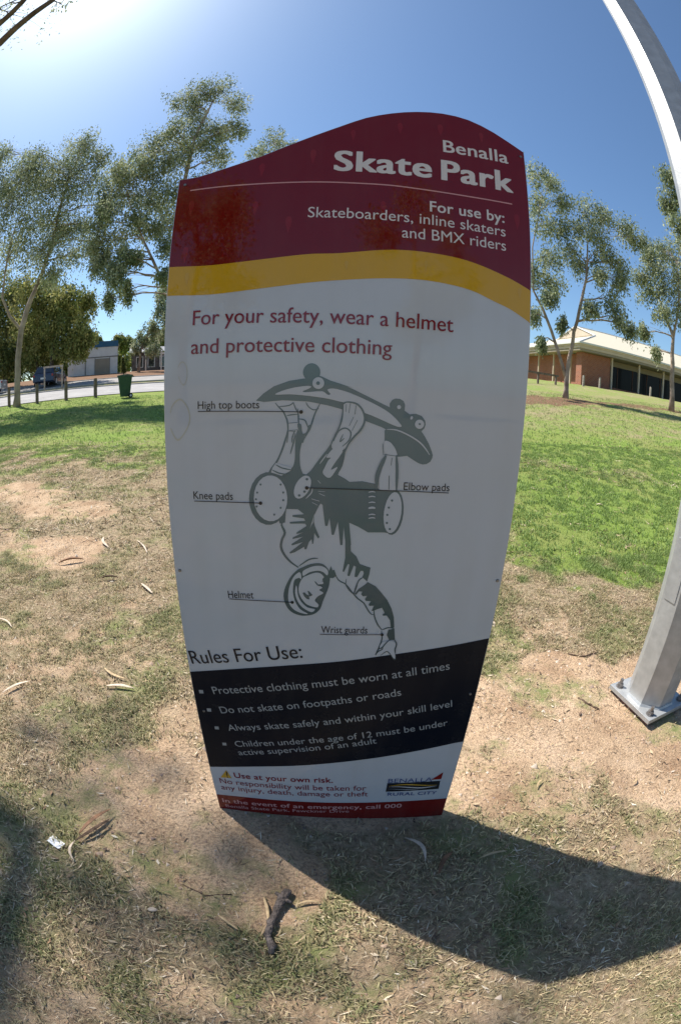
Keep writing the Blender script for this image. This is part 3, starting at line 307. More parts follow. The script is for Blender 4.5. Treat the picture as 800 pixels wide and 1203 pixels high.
(-0.0762,0.8796),(-0.0844,0.884),(-0.0918,0.8896),(-0.0968,0.8967),(-0.101,0.9048),(-0.1043,0.913),(-0.1065,0.9206),(-0.1078,0.9285),(-0.1086,0.9363),(-0.1086,0.9445),(-0.108,0.9527),(-0.1071,0.9595),(-0.1063,0.9635),(-0.1051,0.9674),(-0.1031,0.9705),(-0.0999,0.9728),(-0.0961,0.9743),(-0.0928,0.975),(-0.091,0.9738),(-0.0895,0.9719),(-0.0884,0.9718),(-0.0881,0.9756),(-0.0883,0.9813),(-0.089,0.9859),
(-0.0902,0.9881),(-0.092,0.9897)],[(-0.1009,0.9541),(-0.102,0.9492),(-0.1032,0.9415),(-0.1034,0.9337),(-0.1021,0.9259),(-0.0999,0.9178),(-0.0969,0.9104),(-0.0933,0.904),(-0.0889,0.8981),(-0.0838,0.8931),(-0.0768,0.8882),(-0.069,0.884),(-0.0626,0.882),(-0.0586,0.8838),(-0.0552,0.8876),(-0.0547,0.891),(-0.0591,0.8923),(-0.0664,0.8931),(-0.0732,0.8952),(-0.079,0.8995),(-0.0845,0.9051),(-0.089,0.9108),
(-0.0921,0.9162),(-0.0945,0.9221),(-0.0963,0.9282),(-0.0974,0.9353),(-0.098,0.9427),(-0.0986,0.9484),(-0.0992,0.9513),(-0.1001,0.954)],[(-0.0838,0.9763),(-0.0869,0.9718),(-0.0898,0.9662),(-0.0921,0.9603),(-0.0937,0.9538),(-0.0947,0.9469),(-0.0947,0.9399),(-0.0934,0.9331),(-0.0909,0.9262),(-0.0877,0.9198),(-0.0837,0.9134),(-0.079,0.9074),(-0.0733,0.9027),(-0.0653,0.8993),(-0.0563,0.897),(-0.0495,0.8963),
(-0.0472,0.8978),(-0.0458,0.9009),(-0.0457,0.904),(-0.0484,0.9076),(-0.0527,0.9115),(-0.055,0.9155),(-0.0538,0.9197),(-0.0508,0.9239),(-0.0473,0.9277),(-0.0425,0.9311),(-0.0372,0.9341),(-0.0345,0.937),(-0.0369,0.9397),(-0.042,0.9423),(-0.045,0.9447),(-0.0431,0.9469),(-0.0392,0.9491),(-0.0373,0.9514),(-0.0403,0.954),(-0.0453,0.9567),(-0.0477,0.9589),(-0.0446,0.9601),(-0.0389,0.9607),(-0.035,0.9623),
(-0.035,0.9659),(-0.0367,0.9703),(-0.0377,0.9741),(-0.0365,0.9762),(-0.0346,0.978),(-0.034,0.9799),(-0.036,0.9831),(-0.0393,0.9867),(-0.0431,0.9893),(-0.0471,0.9905),(-0.0515,0.9908),(-0.0558,0.9902),(-0.0617,0.9882),(-0.068,0.9852),(-0.0736,0.9824),(-0.0772,0.9807),(-0.0808,0.9789)],[(-0.0839,0.9939),(-0.0778,0.9986),(-0.0691,1.0032),(-0.0611,1.0066),(-0.0551,1.0082),(-0.049,1.0088),(-0.0434,1.0087),
(-0.0388,1.0078),(-0.0344,1.006),(-0.0307,1.0037),(-0.0278,1.001),(-0.0255,0.9977),(-0.0242,0.9943),(-0.024,0.9904),(-0.0249,0.9864),(-0.0265,0.9844),(-0.0289,0.986),(-0.0321,0.9895),(-0.0355,0.9924),(-0.0395,0.9943),(-0.0438,0.9956),(-0.0483,0.9961),(-0.0547,0.9952),(-0.0619,0.9934),(-0.0686,0.991),(-0.0744,0.9871),(-0.08,0.9825),(-0.0838,0.9805),(-0.0856,0.9835),(-0.0857,0.9891)],[(0.1205,0.8005),
(0.1251,0.802),(0.1305,0.8023),(0.1355,0.8024),(0.1393,0.8029),(0.143,0.8032),(0.1465,0.8025),(0.15,0.8002),(0.1532,0.7968),(0.1552,0.7926),(0.1554,0.7867),(0.1545,0.7796),(0.154,0.7724),(0.1551,0.7632),(0.1567,0.7533),(0.1572,0.7466),(0.1559,0.7458),(0.1535,0.7473),(0.1513,0.7494),(0.149,0.7527),(0.1465,0.757),(0.1438,0.761),(0.1408,0.7651),(0.1376,0.7691),(0.134,0.7712),(0.1298,0.7704),(0.1252,0.7678),
(0.1205,0.7652),(0.1149,0.7622),(0.1091,0.7591),(0.1057,0.7585),(0.1068,0.762),(0.1102,0.7679),(0.1129,0.7736),(0.1133,0.7781),(0.1129,0.7827),(0.1133,0.7871),(0.1149,0.792),(0.1173,0.7969)]], 'd2': [[(-0.0539,1.4307),(-0.0544,1.4286),(-0.0558,1.427),(-0.0579,1.4264),(-0.06,1.4269),(-0.0616,1.4284),(-0.0622,1.4305),(-0.0617,1.4327),(-0.0602,1.4342),(-0.0582,1.4349),(-0.0561,1.4343),(-0.0545,1.4328)],
[(0.1694,1.3503),(0.169,1.3488),(0.1677,1.3478),(0.1661,1.3477),(0.1648,1.3486),(0.1642,1.35),(0.1646,1.3516),(0.1659,1.3526),(0.1675,1.3527),(0.1688,1.3518)],[(-0.1801,1.2011),(-0.1808,1.1992),(-0.1825,1.1984),(-0.1842,1.1991),(-0.1849,1.201),(-0.1842,1.2029),(-0.1825,1.2037),(-0.1808,1.203)],[(-0.188,1.1821),(-0.1888,1.1802),(-0.1905,1.1793),(-0.1921,1.1801),(-0.1928,1.182),(-0.1921,1.1839),(-0.1904,1.1847),
(-0.1887,1.184)],[(-0.1912,1.1664),(-0.192,1.1644),(-0.1937,1.1636),(-0.1954,1.1643),(-0.196,1.1662),(-0.1953,1.1682),(-0.1936,1.169),(-0.1919,1.1683)],[(-0.19,1.1491),(-0.1907,1.1472),(-0.1924,1.1463),(-0.1941,1.147),(-0.1948,1.149),(-0.1941,1.1509),(-0.1924,1.1518),(-0.1907,1.151)],[(-0.134,1.2024),(-0.1347,1.2005),(-0.1363,1.1997),(-0.138,1.2004),(-0.1387,1.2023),(-0.138,1.2042),(-0.1364,1.205),
(-0.1347,1.2043)],[(-0.1281,1.1842),(-0.1288,1.1823),(-0.1305,1.1815),(-0.1321,1.1822),(-0.1328,1.1841),(-0.1321,1.186),(-0.1305,1.1868),(-0.1288,1.1861)],[(-0.1281,1.1663),(-0.1288,1.1644),(-0.1304,1.1635),(-0.1321,1.1643),(-0.1328,1.1662),(-0.1321,1.1681),(-0.1304,1.1689),(-0.1288,1.1682)],[(-0.134,1.148),(-0.1347,1.1461),(-0.1364,1.1452),(-0.138,1.146),(-0.1387,1.1479),(-0.138,1.1498),(-0.1363,1.1507),
(-0.1347,1.1499)],[(-0.1489,1.1314),(-0.1496,1.1294),(-0.1513,1.1285),(-0.153,1.1293),(-0.1537,1.1312),(-0.1529,1.1332),(-0.1513,1.134),(-0.1496,1.1333)],[(-0.0741,1.2166),(-0.075,1.2145),(-0.0772,1.2136),(-0.0794,1.2144),(-0.0804,1.2164),(-0.0795,1.2185),(-0.0773,1.2194),(-0.075,1.2186)],[(-0.0908,1.1786),(-0.0917,1.1765),(-0.094,1.1755),(-0.0963,1.1763),(-0.0972,1.1784),(-0.0963,1.1805),(-0.094,1.1815),
(-0.0918,1.1807)],[(-0.0791,1.1879),(-0.08,1.1858),(-0.0822,1.1849),(-0.0845,1.1856),(-0.0854,1.1877),(-0.0845,1.1898),(-0.0823,1.1908),(-0.08,1.19)],[(0.1178,1.1743),(0.1172,1.1724),(0.1154,1.1715),(0.1135,1.1722),(0.1126,1.1741),(0.1132,1.176),(0.1151,1.1769),(0.117,1.1762)],[(0.1116,1.1575),(0.1109,1.1556),(0.1091,1.1547),(0.1072,1.1554),(0.1063,1.1573),(0.107,1.1593),(0.1088,1.1601),(0.1107,1.1594)],
[(0.1092,1.1402),(0.1085,1.1382),(0.1067,1.1373),(0.1048,1.1381),(0.1039,1.14),(0.1045,1.1419),(0.1064,1.1428),(0.1083,1.1421)],[(0.1095,1.1209),(0.1089,1.1189),(0.107,1.1181),(0.1051,1.1188),(0.1042,1.1207),(0.1049,1.1227),(0.1067,1.1236),(0.1086,1.1228)],[(0.1173,1.1063),(0.1167,1.1043),(0.1148,1.1035),(0.1129,1.1042),(0.112,1.1062),(0.1126,1.1082),(0.1144,1.109),(0.1164,1.1083)],[(-0.1479,1.2469),
(-0.1446,1.2445),(-0.1396,1.2414),(-0.1341,1.2392),(-0.1265,1.2374),(-0.1181,1.2362),(-0.1121,1.2358),(-0.1118,1.2371),(-0.1176,1.2386),(-0.1259,1.2402),(-0.1332,1.2419),(-0.1383,1.2441),(-0.1434,1.2465),(-0.1472,1.248)],[(-0.1557,1.2347),(-0.1518,1.2322),(-0.146,1.229),(-0.1397,1.2267),(-0.1315,1.2255),(-0.1225,1.2251),(-0.1162,1.2252),(-0.1161,1.2265),(-0.1223,1.2275),(-0.1311,1.2284),(-0.139,1.2296),
(-0.1448,1.2317),(-0.1507,1.2343),(-0.1551,1.2359)],[(-0.1541,1.2271),(-0.1495,1.2248),(-0.1427,1.222),(-0.1368,1.2201),(-0.1334,1.2196),(-0.13,1.2197),(-0.1277,1.2202),(-0.1277,1.2215),(-0.1299,1.2221),(-0.1331,1.2225),(-0.136,1.2229),(-0.1417,1.2248),(-0.1486,1.227),(-0.1536,1.2284)],[(-0.0078,1.385),(-0.0049,1.3863),(-0.0009,1.388),(0.0031,1.3892),(0.0066,1.3896),(0.0101,1.3895),(0.0136,1.3891),
(0.018,1.3884),(0.0227,1.3872),(0.0268,1.3854),(0.0305,1.3827),(0.034,1.3792),(0.037,1.3753),(0.0395,1.3707),(0.0416,1.3657),(0.0429,1.3608),(0.0435,1.3564),(0.0434,1.3519),(0.0426,1.3476),(0.0409,1.3422),(0.0383,1.3363),(0.0353,1.331),(0.0317,1.3266),(0.0275,1.3225),(0.0233,1.318),(0.0188,1.3121),(0.0142,1.3055),(0.0101,1.2985),(0.0067,1.2909),(0.0039,1.2829),(0.0013,1.2749),(-0.0019,1.2639),(-0.005,1.252),
(-0.0071,1.2436),(-0.0053,1.2431),(-0.0029,1.2514),(0.0005,1.2632),(0.0039,1.274),(0.0067,1.2819),(0.0097,1.2896),(0.0132,1.2967),(0.0173,1.3033),(0.022,1.3095),(0.0265,1.3152),(0.0305,1.3195),(0.0348,1.3237),(0.0387,1.3286),(0.042,1.3344),(0.0448,1.3406),(0.0467,1.3465),(0.0475,1.3515),(0.0476,1.3566),(0.047,1.3616),(0.0455,1.367),(0.0433,1.3726),(0.0405,1.3776),(0.0372,1.382),(0.0332,1.3859),(0.0288,1.3891),
(0.0239,1.3911),(0.0187,1.3922),(0.014,1.3927),(0.0102,1.3929),(0.0063,1.3926),(0.0024,1.3918),(-0.0017,1.3903),(-0.0058,1.3882),(-0.0086,1.3868)],[(0.0037,1.3863),(0.0035,1.3695),(0.0046,1.3694),(0.0048,1.3863)],[(0.0127,1.3896),(0.0099,1.3669),(0.0111,1.3668),(0.0139,1.3894)],[(0.025,1.3844),(0.0229,1.3646),(0.0244,1.3645),(0.0264,1.3843)],[(0.0206,1.359),(0.0119,1.3389),(0.0128,1.3385),(0.0216,1.3586)],
[(0.0292,1.3523),(0.0184,1.3287),(0.0193,1.3283),(0.0302,1.3519)],[(-0.0202,1.3033),(-0.0172,1.3099),(-0.0129,1.319),(-0.0085,1.3261),(-0.0044,1.3292),(0.0003,1.3315),(0.0046,1.3321),(0.0086,1.3308),(0.0124,1.3278),(0.0148,1.3242),(0.0152,1.3196),(0.0143,1.3138),(0.0123,1.3083),(0.0082,1.3028),(0.0027,1.2973),(-0.0013,1.2934),(-0.0004,1.2924),(0.0039,1.2959),(0.0099,1.3012),(0.0147,1.3069),(0.0172,1.3129),
(0.0183,1.3194),(0.0177,1.3253),(0.0147,1.33),(0.01,1.3335),(0.0049,1.3352),(-0.0006,1.3345),(-0.0061,1.3319),(-0.0106,1.3278),(-0.0149,1.3201),(-0.0188,1.3106),(-0.0215,1.3039)],[(-0.0028,1.3861),(-0.0032,1.3798),(-0.0036,1.3708),(-0.0044,1.3623),(-0.0055,1.3557),(-0.0067,1.3492),(-0.0083,1.3428),(-0.0105,1.3359),(-0.0132,1.329),(-0.0159,1.3224),(-0.0187,1.3165),(-0.0217,1.3106),(-0.0242,1.305),(-0.0258,1.2997),
(-0.0273,1.2945),(-0.0282,1.2908),(-0.0267,1.2903),(-0.0254,1.2939),(-0.0235,1.2989),(-0.0214,1.3038),(-0.0187,1.3091),(-0.0157,1.315),(-0.0129,1.321),(-0.0101,1.3277),(-0.0074,1.3348),(-0.0051,1.3418),(-0.0034,1.3485),(-0.0022,1.3552),(-0.0014,1.362),(-0.0012,1.3707),(-0.0012,1.3797),(-0.0013,1.3861)],[(-0.0008,1.3201),(-0.0035,1.3148),(-0.0066,1.3075),(-0.0078,1.3022),(-0.0037,1.3031),(0.0003,1.3076),
(0.0031,1.3111),(0.0024,1.3118),(-0.001,1.3089),(-0.0052,1.3048),(-0.0057,1.303),(-0.0045,1.3067),(-0.0018,1.3141),(0.0001,1.3197)],[(0.094,1.2767),(0.0906,1.2719),(0.0861,1.2647),(0.0827,1.257),(0.0796,1.249),(0.0765,1.2403),(0.0743,1.231),(0.0739,1.2199),(0.0754,1.2087),(0.0768,1.2009),(0.0809,1.201),(0.0817,1.2088),(0.0825,1.2196),(0.0833,1.2296),(0.0852,1.2375),(0.0881,1.2457),(0.0912,1.2535),(0.094,1.2612),
(0.0963,1.2692),(0.0977,1.2749)],[(0.1174,1.2782),(0.1172,1.2691),(0.118,1.2563),(0.1191,1.2436),(0.1197,1.2273),(0.1208,1.2095),(0.1223,1.1968),(0.1251,1.1968),(0.126,1.2095),(0.1261,1.2274),(0.1254,1.2439),(0.1243,1.2569),(0.1223,1.2696),(0.1202,1.2784)],[(0.0914,1.2778),(0.12,1.2753),(0.1201,1.2768),(0.0915,1.2792)],[(0.1088,1.2722),(0.1075,1.2542),(0.1088,1.2541),(0.1101,1.272)],[(0.1045,1.2313),
(0.1055,1.1991),(0.1073,1.1991),(0.1063,1.2314)],[(0.0868,1.3026),(0.0895,1.2769),(0.0906,1.277),(0.0879,1.3027)],[(-0.0851,0.9352),(-0.0799,0.9372),(-0.0754,0.9316),(-0.0694,0.929),(-0.0729,0.9416),(-0.0695,0.9406),(-0.0603,0.9306),(-0.0655,0.9268),(-0.0694,0.9266),(-0.0681,0.9178),(-0.0746,0.919),(-0.0812,0.926)],[(-0.0561,0.9672),(-0.0544,0.9641),(-0.0517,0.96),(-0.0485,0.9567),(-0.0452,0.9554),
(-0.0418,0.9553),(-0.0395,0.9557),(-0.0394,0.9571),(-0.0416,0.9579),(-0.0445,0.9585),(-0.047,0.9594),(-0.0496,0.9621),(-0.0526,0.9657),(-0.0551,0.9681)],[(-0.0392,0.9693),(-0.0314,0.9654),(-0.031,0.9664),(-0.0387,0.9704)],[(0.1361,0.8072),(0.1331,0.8042),(0.1291,0.7997),(0.1255,0.7951),(0.1229,0.7909),(0.1206,0.7866),(0.1183,0.7835),(0.1157,0.7818),(0.1127,0.7802),(0.1104,0.779),(0.1109,0.7776),(0.1133,0.778),
(0.1169,0.7788),(0.1201,0.7808),(0.1228,0.7845),(0.1252,0.7888),(0.1277,0.7928),(0.1311,0.7975),(0.1346,0.8025),(0.137,0.8061)],[(0.1466,0.8102),(0.1489,0.8058),(0.1521,0.7996),(0.1542,0.794),(0.1541,0.7891),(0.1528,0.7835),(0.1518,0.7778),(0.1523,0.7724),(0.1536,0.7673),(0.1546,0.7638),(0.1561,0.764),(0.1559,0.7676),(0.1555,0.7726),(0.1552,0.7772),(0.1561,0.7822),(0.1574,0.7881),(0.1575,0.7945),(0.1548,0.8012),
(0.1508,0.8072),(0.1478,0.8112)],[(0.1049,0.7568),(0.1063,0.7597),(0.1081,0.7638),(0.1101,0.7673),(0.1133,0.7701),(0.1173,0.7726),(0.1206,0.7753),(0.1219,0.7783),(0.1223,0.7815),(0.1224,0.7837),(0.1213,0.7841),(0.1206,0.7821),(0.1197,0.7795),(0.1188,0.7776),(0.1159,0.7753),(0.1118,0.7727),(0.1082,0.7696),(0.106,0.7654),(0.1047,0.7607),(0.1039,0.7574)],[(0.1173,0.7562),(0.1206,0.7593),(0.1252,0.7636),
(0.1292,0.7669),(0.131,0.7681),(0.1328,0.7689),(0.1344,0.7688),(0.1368,0.7667),(0.1398,0.7633),(0.1426,0.7596),(0.1461,0.754),(0.1499,0.7475),(0.1533,0.7429),(0.1558,0.7423),(0.1579,0.7438),(0.1589,0.7464),(0.1584,0.752),(0.1573,0.759),(0.1563,0.7639),(0.1555,0.7638),(0.1561,0.7588),(0.1571,0.7519),(0.1573,0.7468),(0.1565,0.7455),(0.1552,0.7447),(0.1544,0.7447),(0.1515,0.7488),(0.1477,0.7553),(0.144,0.7611),
(0.1411,0.7649),(0.138,0.7685),(0.135,0.7709),(0.1324,0.7712),(0.1301,0.7701),(0.1282,0.7686),(0.1244,0.765),(0.1199,0.7604),(0.1167,0.757)]]}}

# trunks (x, y, z, radius) and crown masses (x, y, z, radius, half height), metres
TREES=[{'label': 'tall pale-barked gum leaning right beside the roadside posts, far left', 'trunks': [[(-14.97, 16.67, 1.01, 0.17), (-14.92, 16.71, 2.56, 0.15), (-14.84, 16.78, 4.65, 0.14), (-14.52, 17.05, 6.11, 0.12), (-14.19, 17.33, 7.46, 0.1), (-13.93, 17.54, 8.96, 0.08), (-13.87, 17.59, 11.16, 0.07), (-13.71, 17.71, 13.23, 0.05)], [(-14.84, 16.78, 4.65, 0.08), (-15.3, 16.36, 5.37, 0.07), (-15.66, 16.02, 6.33, 0.06),
 (-15.65, 16.02, 8.03, 0.04), (-15.54, 16.14, 10.29, 0.03)]], 'blobs': [(-15.06, 15.21, 12.28, 1.36, 1.15), (-14.26, 16.45, 13.19, 1.37, 1.17), (-14.06, 18.36, 14.65, 1.12, 0.95), (-13.39, 18.2, 15.17, 0.72, 0.61), (-14.57, 15.71, 10.11, 1.22, 1.04), (-13.7, 17.52, 11.33, 1.36, 1.15), (-12.72, 18.38, 12.53, 0.95, 0.8), (-13.81, 16.59, 8.54, 1.1, 0.93), (-15.89, 16.58, 8.86, 1.08, 0.92), (-15.66, 14.69, 10.9, 1.04, 0.89),
 (-12.55, 18.24, 9.92, 0.81, 0.69), (-16.31, 15.41, 12.57, 0.88, 0.75), (-16.49, 14.91, 9.86, 1.18, 1.0), (-13.84, 17.88, 9.53, 0.94, 0.8), (-13.38, 18.67, 8.43, 0.73, 0.62), (-15.76, 17.43, 13.03, 1.13, 0.96), (-13.53, 17.19, 12.7, 0.84, 0.71), (-14.38, 17.63, 10.34, 0.96, 0.81), (-17.07, 15.22, 14.7, 0.81, 0.69), (-15.15, 15.81, 13.56, 0.86, 0.73), (-11.93, 17.53, 13.37, 0.61, 0.52), (-12.82, 19.74, 9.28, 0.48, 0.61),
 (-11.75, 18.5, 10.87, 0.46, 0.39), (-13.57, 17.26, 7.31, 0.6, 0.51)], 'kind': 'gum', 'nt': 28, 'ls': 0.14, 'group': None}, {'label': 'tallest gum, rising above the left shoulder of the skate park sign', 'trunks': [[(-5.87, 17.54, 0.76, 0.17), (-6.2, 17.43, 3.93, 0.15), (-6.71, 17.24, 6.9, 0.12), (-6.95, 17.14, 10.21, 0.1), (-6.82, 17.2, 13.11, 0.07), (-6.38, 17.36, 15.36, 0.05)], [(-6.35, 17.38, 4.3, 0.08),
 (-7.22, 17.03, 5.48, 0.07), (-7.8, 16.78, 6.74, 0.06), (-8.27, 16.55, 7.72, 0.04), (-9.09, 16.11, 9.8, 0.03)]], 'blobs': [(-8.2, 17.63, 16.26, 0.67, 0.57), (-7.14, 17.29, 16.42, 0.65, 0.55), (-6.04, 17.41, 16.3, 0.78, 0.66), (-5.51, 18.35, 15.77, 0.56, 0.47), (-4.77, 16.71, 12.93, 0.49, 0.42), (-7.14, 17.6, 14.52, 0.73, 0.62), (-5.78, 17.26, 13.46, 0.6, 0.51), (-7.36, 15.9, 12.97, 0.59, 0.5), (-8.52, 16.85, 13.07, 0.76, 0.65),
 (-9.4, 17.13, 12.57, 0.78, 0.67), (-9.23, 15.22, 10.77, 0.67, 0.57), (-8.39, 16.84, 11.06, 0.78, 0.67), (-6.99, 16.6, 11.57, 0.67, 0.57), (-5.96, 18.12, 12.18, 0.62, 0.52), (-9.35, 16.58, 10.04, 0.7, 0.59), (-9.44, 15.12, 8.9, 0.61, 0.52), (-8.23, 17.45, 9.69, 0.79, 0.67), (-9.37, 16.39, 8.08, 0.6, 0.51), (-8.53, 16.91, 8.49, 0.51, 0.43), (-10.3, 16.28, 7.85, 0.48, 0.41), (-9.25, 15.82, 6.27, 0.33, 0.5),
 (-8.95, 16.9, 5.61, 0.25, 0.43), (-9.77, 16.77, 5.25, 0.22, 0.37), (-6.93, 16.12, 7.19, 0.47, 0.4), (-10.36, 16.33, 6.8, 0.35, 0.44), (-8.34, 16.23, 6.88, 0.32, 0.39), (-6.14, 17.4, 10.41, 0.67, 0.57), (-6.94, 16.23, 5.94, 0.31, 0.26), (-7.33, 17.5, 15.38, 0.65, 0.55), (-6.08, 16.94, 12.55, 0.68, 0.57), (-7.4, 17.92, 13.39, 0.73, 0.62), (-8.36, 15.9, 11.3, 0.59, 0.5), (-9.31, 16.16, 10.98, 0.57, 0.48),
 (-7.6, 16.6, 11.7, 0.64, 0.54), (-8.4, 16.78, 10.0, 0.64, 0.55), (-8.32, 15.7, 8.65, 0.52, 0.45), (-7.0, 16.29, 9.64, 0.64, 0.55), (-10.07, 16.22, 10.31, 0.58, 0.49), (-10.26, 16.12, 8.73, 0.48, 0.41), (-7.68, 17.01, 8.37, 0.5, 0.43), (-7.58, 17.98, 9.33, 0.61, 0.52), (-8.5, 15.63, 6.76, 0.32, 0.43), (-10.09, 16.5, 7.26, 0.35, 0.47), (-8.63, 15.46, 5.95, 0.24, 0.4)], 'kind': 'gum', 'nt': 26, 'ls': 0.13, 'group': None}, {'label': 'smaller gum whose top just peeps over the sloping left edge of the sign', 'trunks': [[(-4.14, 26.68, 1.24, 0.16),
 (-4.43, 26.63, 6.63, 0.12), (-4.89, 26.55, 13.0, 0.09), (-4.97, 26.54, 17.09, 0.05)]], 'blobs': [(-5.11, 27.65, 19.07, 0.85, 0.72), (-5.99, 26.63, 17.23, 0.75, 0.64), (-3.96, 26.97, 17.57, 0.57, 0.48), (-5.07, 27.67, 16.25, 1.27, 1.08), (-6.67, 26.87, 15.63, 0.88, 0.75), (-3.4, 27.49, 14.67, 1.24, 1.05), (-4.46, 25.54, 11.94, 1.14, 0.97), (-5.56, 26.1, 10.15, 0.99, 0.84), (-3.22, 25.8, 9.68, 1.07, 0.91),
 (-4.36, 25.9, 7.55, 0.79, 0.67)], 'kind': 'gum', 'nt': 22, 'ls': 0.17, 'group': None}, {'label': 'narrow-leaved gum with two trunks on the mulch before the brick building', 'trunks': [[(9.15, 17.33, 1.6, 0.12), (9.16, 17.33, 2.81, 0.1), (9.38, 17.21, 4.53, 0.08), (9.68, 17.04, 5.97, 0.07), (9.91, 16.91, 7.22, 0.05), (10.03, 16.84, 8.96, 0.03)], [(9.13, 17.34, 2.47, 0.08), (8.66, 17.58, 3.99, 0.07),
 (8.14, 17.83, 5.43, 0.06), (7.76, 18.0, 6.2, 0.04), (7.78, 17.99, 8.28, 0.03), (8.31, 17.75, 11.0, 0.02)]], 'blobs': [(8.06, 17.24, 12.0, 0.54, 0.46), (9.13, 18.15, 12.3, 0.43, 0.37), (8.82, 16.66, 10.46, 0.49, 0.41), (9.9, 16.44, 10.32, 0.59, 0.5), (10.92, 16.26, 10.33, 0.61, 0.51), (11.96, 16.4, 9.88, 0.58, 0.49), (12.56, 16.24, 9.56, 0.39, 0.33), (8.25, 18.24, 10.94, 0.6, 0.51), (8.01, 17.26, 9.39, 0.61, 0.52),
 (8.92, 17.55, 9.64, 0.54, 0.46), (9.83, 17.43, 9.69, 0.65, 0.55), (9.85, 15.9, 8.94, 0.57, 0.48), (9.43, 17.59, 8.53, 0.64, 0.54), (8.38, 17.43, 7.85, 0.61, 0.52), (7.95, 18.11, 7.11, 0.53, 0.45), (8.74, 17.92, 6.75, 0.49, 0.42), (9.9, 17.31, 7.79, 0.55, 0.46), (10.62, 16.53, 8.42, 0.59, 0.5), (11.2, 16.21, 7.91, 0.5, 0.43), (10.08, 16.1, 7.11, 0.35, 0.3), (11.23, 16.05, 7.25, 0.41, 0.35), (9.69, 16.17, 5.6, 0.3, 0.38),
 (10.83, 16.29, 6.17, 0.45, 0.49), (11.23, 16.15, 5.42, 0.4, 0.45), (11.89, 16.27, 5.16, 0.23, 0.31), (8.82, 17.27, 4.88, 0.17, 0.23), (7.72, 16.96, 3.8, 0.16, 0.21), (7.82, 18.03, 5.17, 0.26, 0.31), (8.19, 17.16, 5.95, 0.34, 0.29)], 'kind': 'gum', 'nt': 22, 'ls': 0.13, 'group': None}, {'label': 'slender grey gum standing on the slope near the right end of the brick building', 'trunks': [[(15.05, 16.86, 1.87, 0.13),
 (14.98, 16.92, 4.18, 0.11), (15.02, 16.88, 5.47, 0.08), (14.61, 17.24, 6.7, 0.05), (14.32, 17.48, 8.18, 0.03)], [(15.02, 16.88, 5.47, 0.07), (15.27, 16.66, 7.04, 0.05), (15.32, 16.62, 9.26, 0.03)]], 'blobs': [(15.01, 17.54, 10.27, 0.61, 0.52), (13.92, 17.52, 9.62, 0.48, 0.41), (14.22, 17.26, 8.92, 0.64, 0.54), (15.62, 17.45, 9.97, 0.73, 0.62), (13.64, 17.75, 8.38, 0.47, 0.4), (13.93, 17.41, 7.57, 0.57, 0.49),
 (14.57, 16.88, 7.99, 0.68, 0.58), (15.32, 16.56, 8.71, 0.76, 0.64), (13.99, 16.7, 6.49, 0.41, 0.35), (15.22, 16.83, 6.83, 0.53, 0.45), (14.89, 18.1, 4.79, 0.22, 0.29), (13.94, 17.95, 5.6, 0.26, 0.33), (15.99, 16.65, 10.67, 0.79, 0.67), (16.27, 16.95, 7.79, 0.78, 0.67), (16.82, 16.1, 9.69, 1.14, 0.97)], 'kind': 'gum', 'nt': 22, 'ls': 0.14, 'group': None}, {'label': 'gum whose crown hangs into the right edge of the photo above the slope', 'trunks': [[(14.15, 9.43, 1.22, 0.14),
 (13.84, 9.87, 4.07, 0.11), (13.52, 10.3, 7.06, 0.07), (13.12, 10.81, 9.75, 0.04)]], 'blobs': [(11.95, 12.63, 11.44, 0.49, 0.41), (12.25, 12.5, 10.9, 0.58, 0.49), (11.8, 12.94, 10.11, 0.35, 0.3), (11.48, 12.0, 9.03, 0.49, 0.42), (12.43, 11.56, 11.6, 0.62, 0.53), (12.11, 11.56, 9.86, 0.68, 0.58), (12.5, 10.95, 10.63, 0.87, 0.74), (12.87, 11.28, 9.0, 0.96, 0.81)], 'kind': 'gum', 'nt': 20, 'ls': 0.15, 'group': None}, {'label': 'dark bushy tree at the far left edge beyond the road', 'trunks': [[(-30.28, 31.93, 2.56, 0.2),
 (-30.23, 31.97, 5.37, 0.14), (-30.26, 31.94, 8.15, 0.08)]], 'blobs': [(-30.44, 30.76, 10.91, 2.21, 1.88), (-30.38, 32.48, 9.25, 2.05, 1.74), (-31.47, 31.22, 7.53, 2.26, 1.92), (-28.48, 31.43, 6.04, 1.55, 1.32), (-30.19, 31.69, 4.97, 1.41, 1.2), (-31.76, 29.81, 9.52, 2.04, 1.73), (-30.12, 33.2, 11.51, 1.45, 1.23)], 'kind': 'dark', 'nt': 20, 'ls': 0.26, 'group': None}, {'label': 'bushy tree directly right of the pale leaning gum, over the parked cars', 'trunks': [[(-25.2, 31.06, 2.3, 0.2),
 (-25.22, 31.05, 4.7, 0.14), (-25.36, 30.93, 7.27, 0.08)]], 'blobs': [(-25.02, 29.07, 9.97, 1.58, 1.35), (-24.14, 30.22, 8.69, 1.58, 1.34), (-25.88, 30.56, 7.33, 1.64, 1.39), (-24.7, 30.97, 5.71, 1.34, 1.14), (-25.94, 31.31, 4.79, 0.92, 0.78), (-24.15, 31.04, 10.04, 1.25, 1.06)], 'kind': 'olive', 'nt': 20, 'ls': 0.26, 'group': None}, {'label': 'olive bushy tree left of the cream shed, standing in the road median', 'trunks': [[(-23.0, 30.25, 2.17, 0.2),
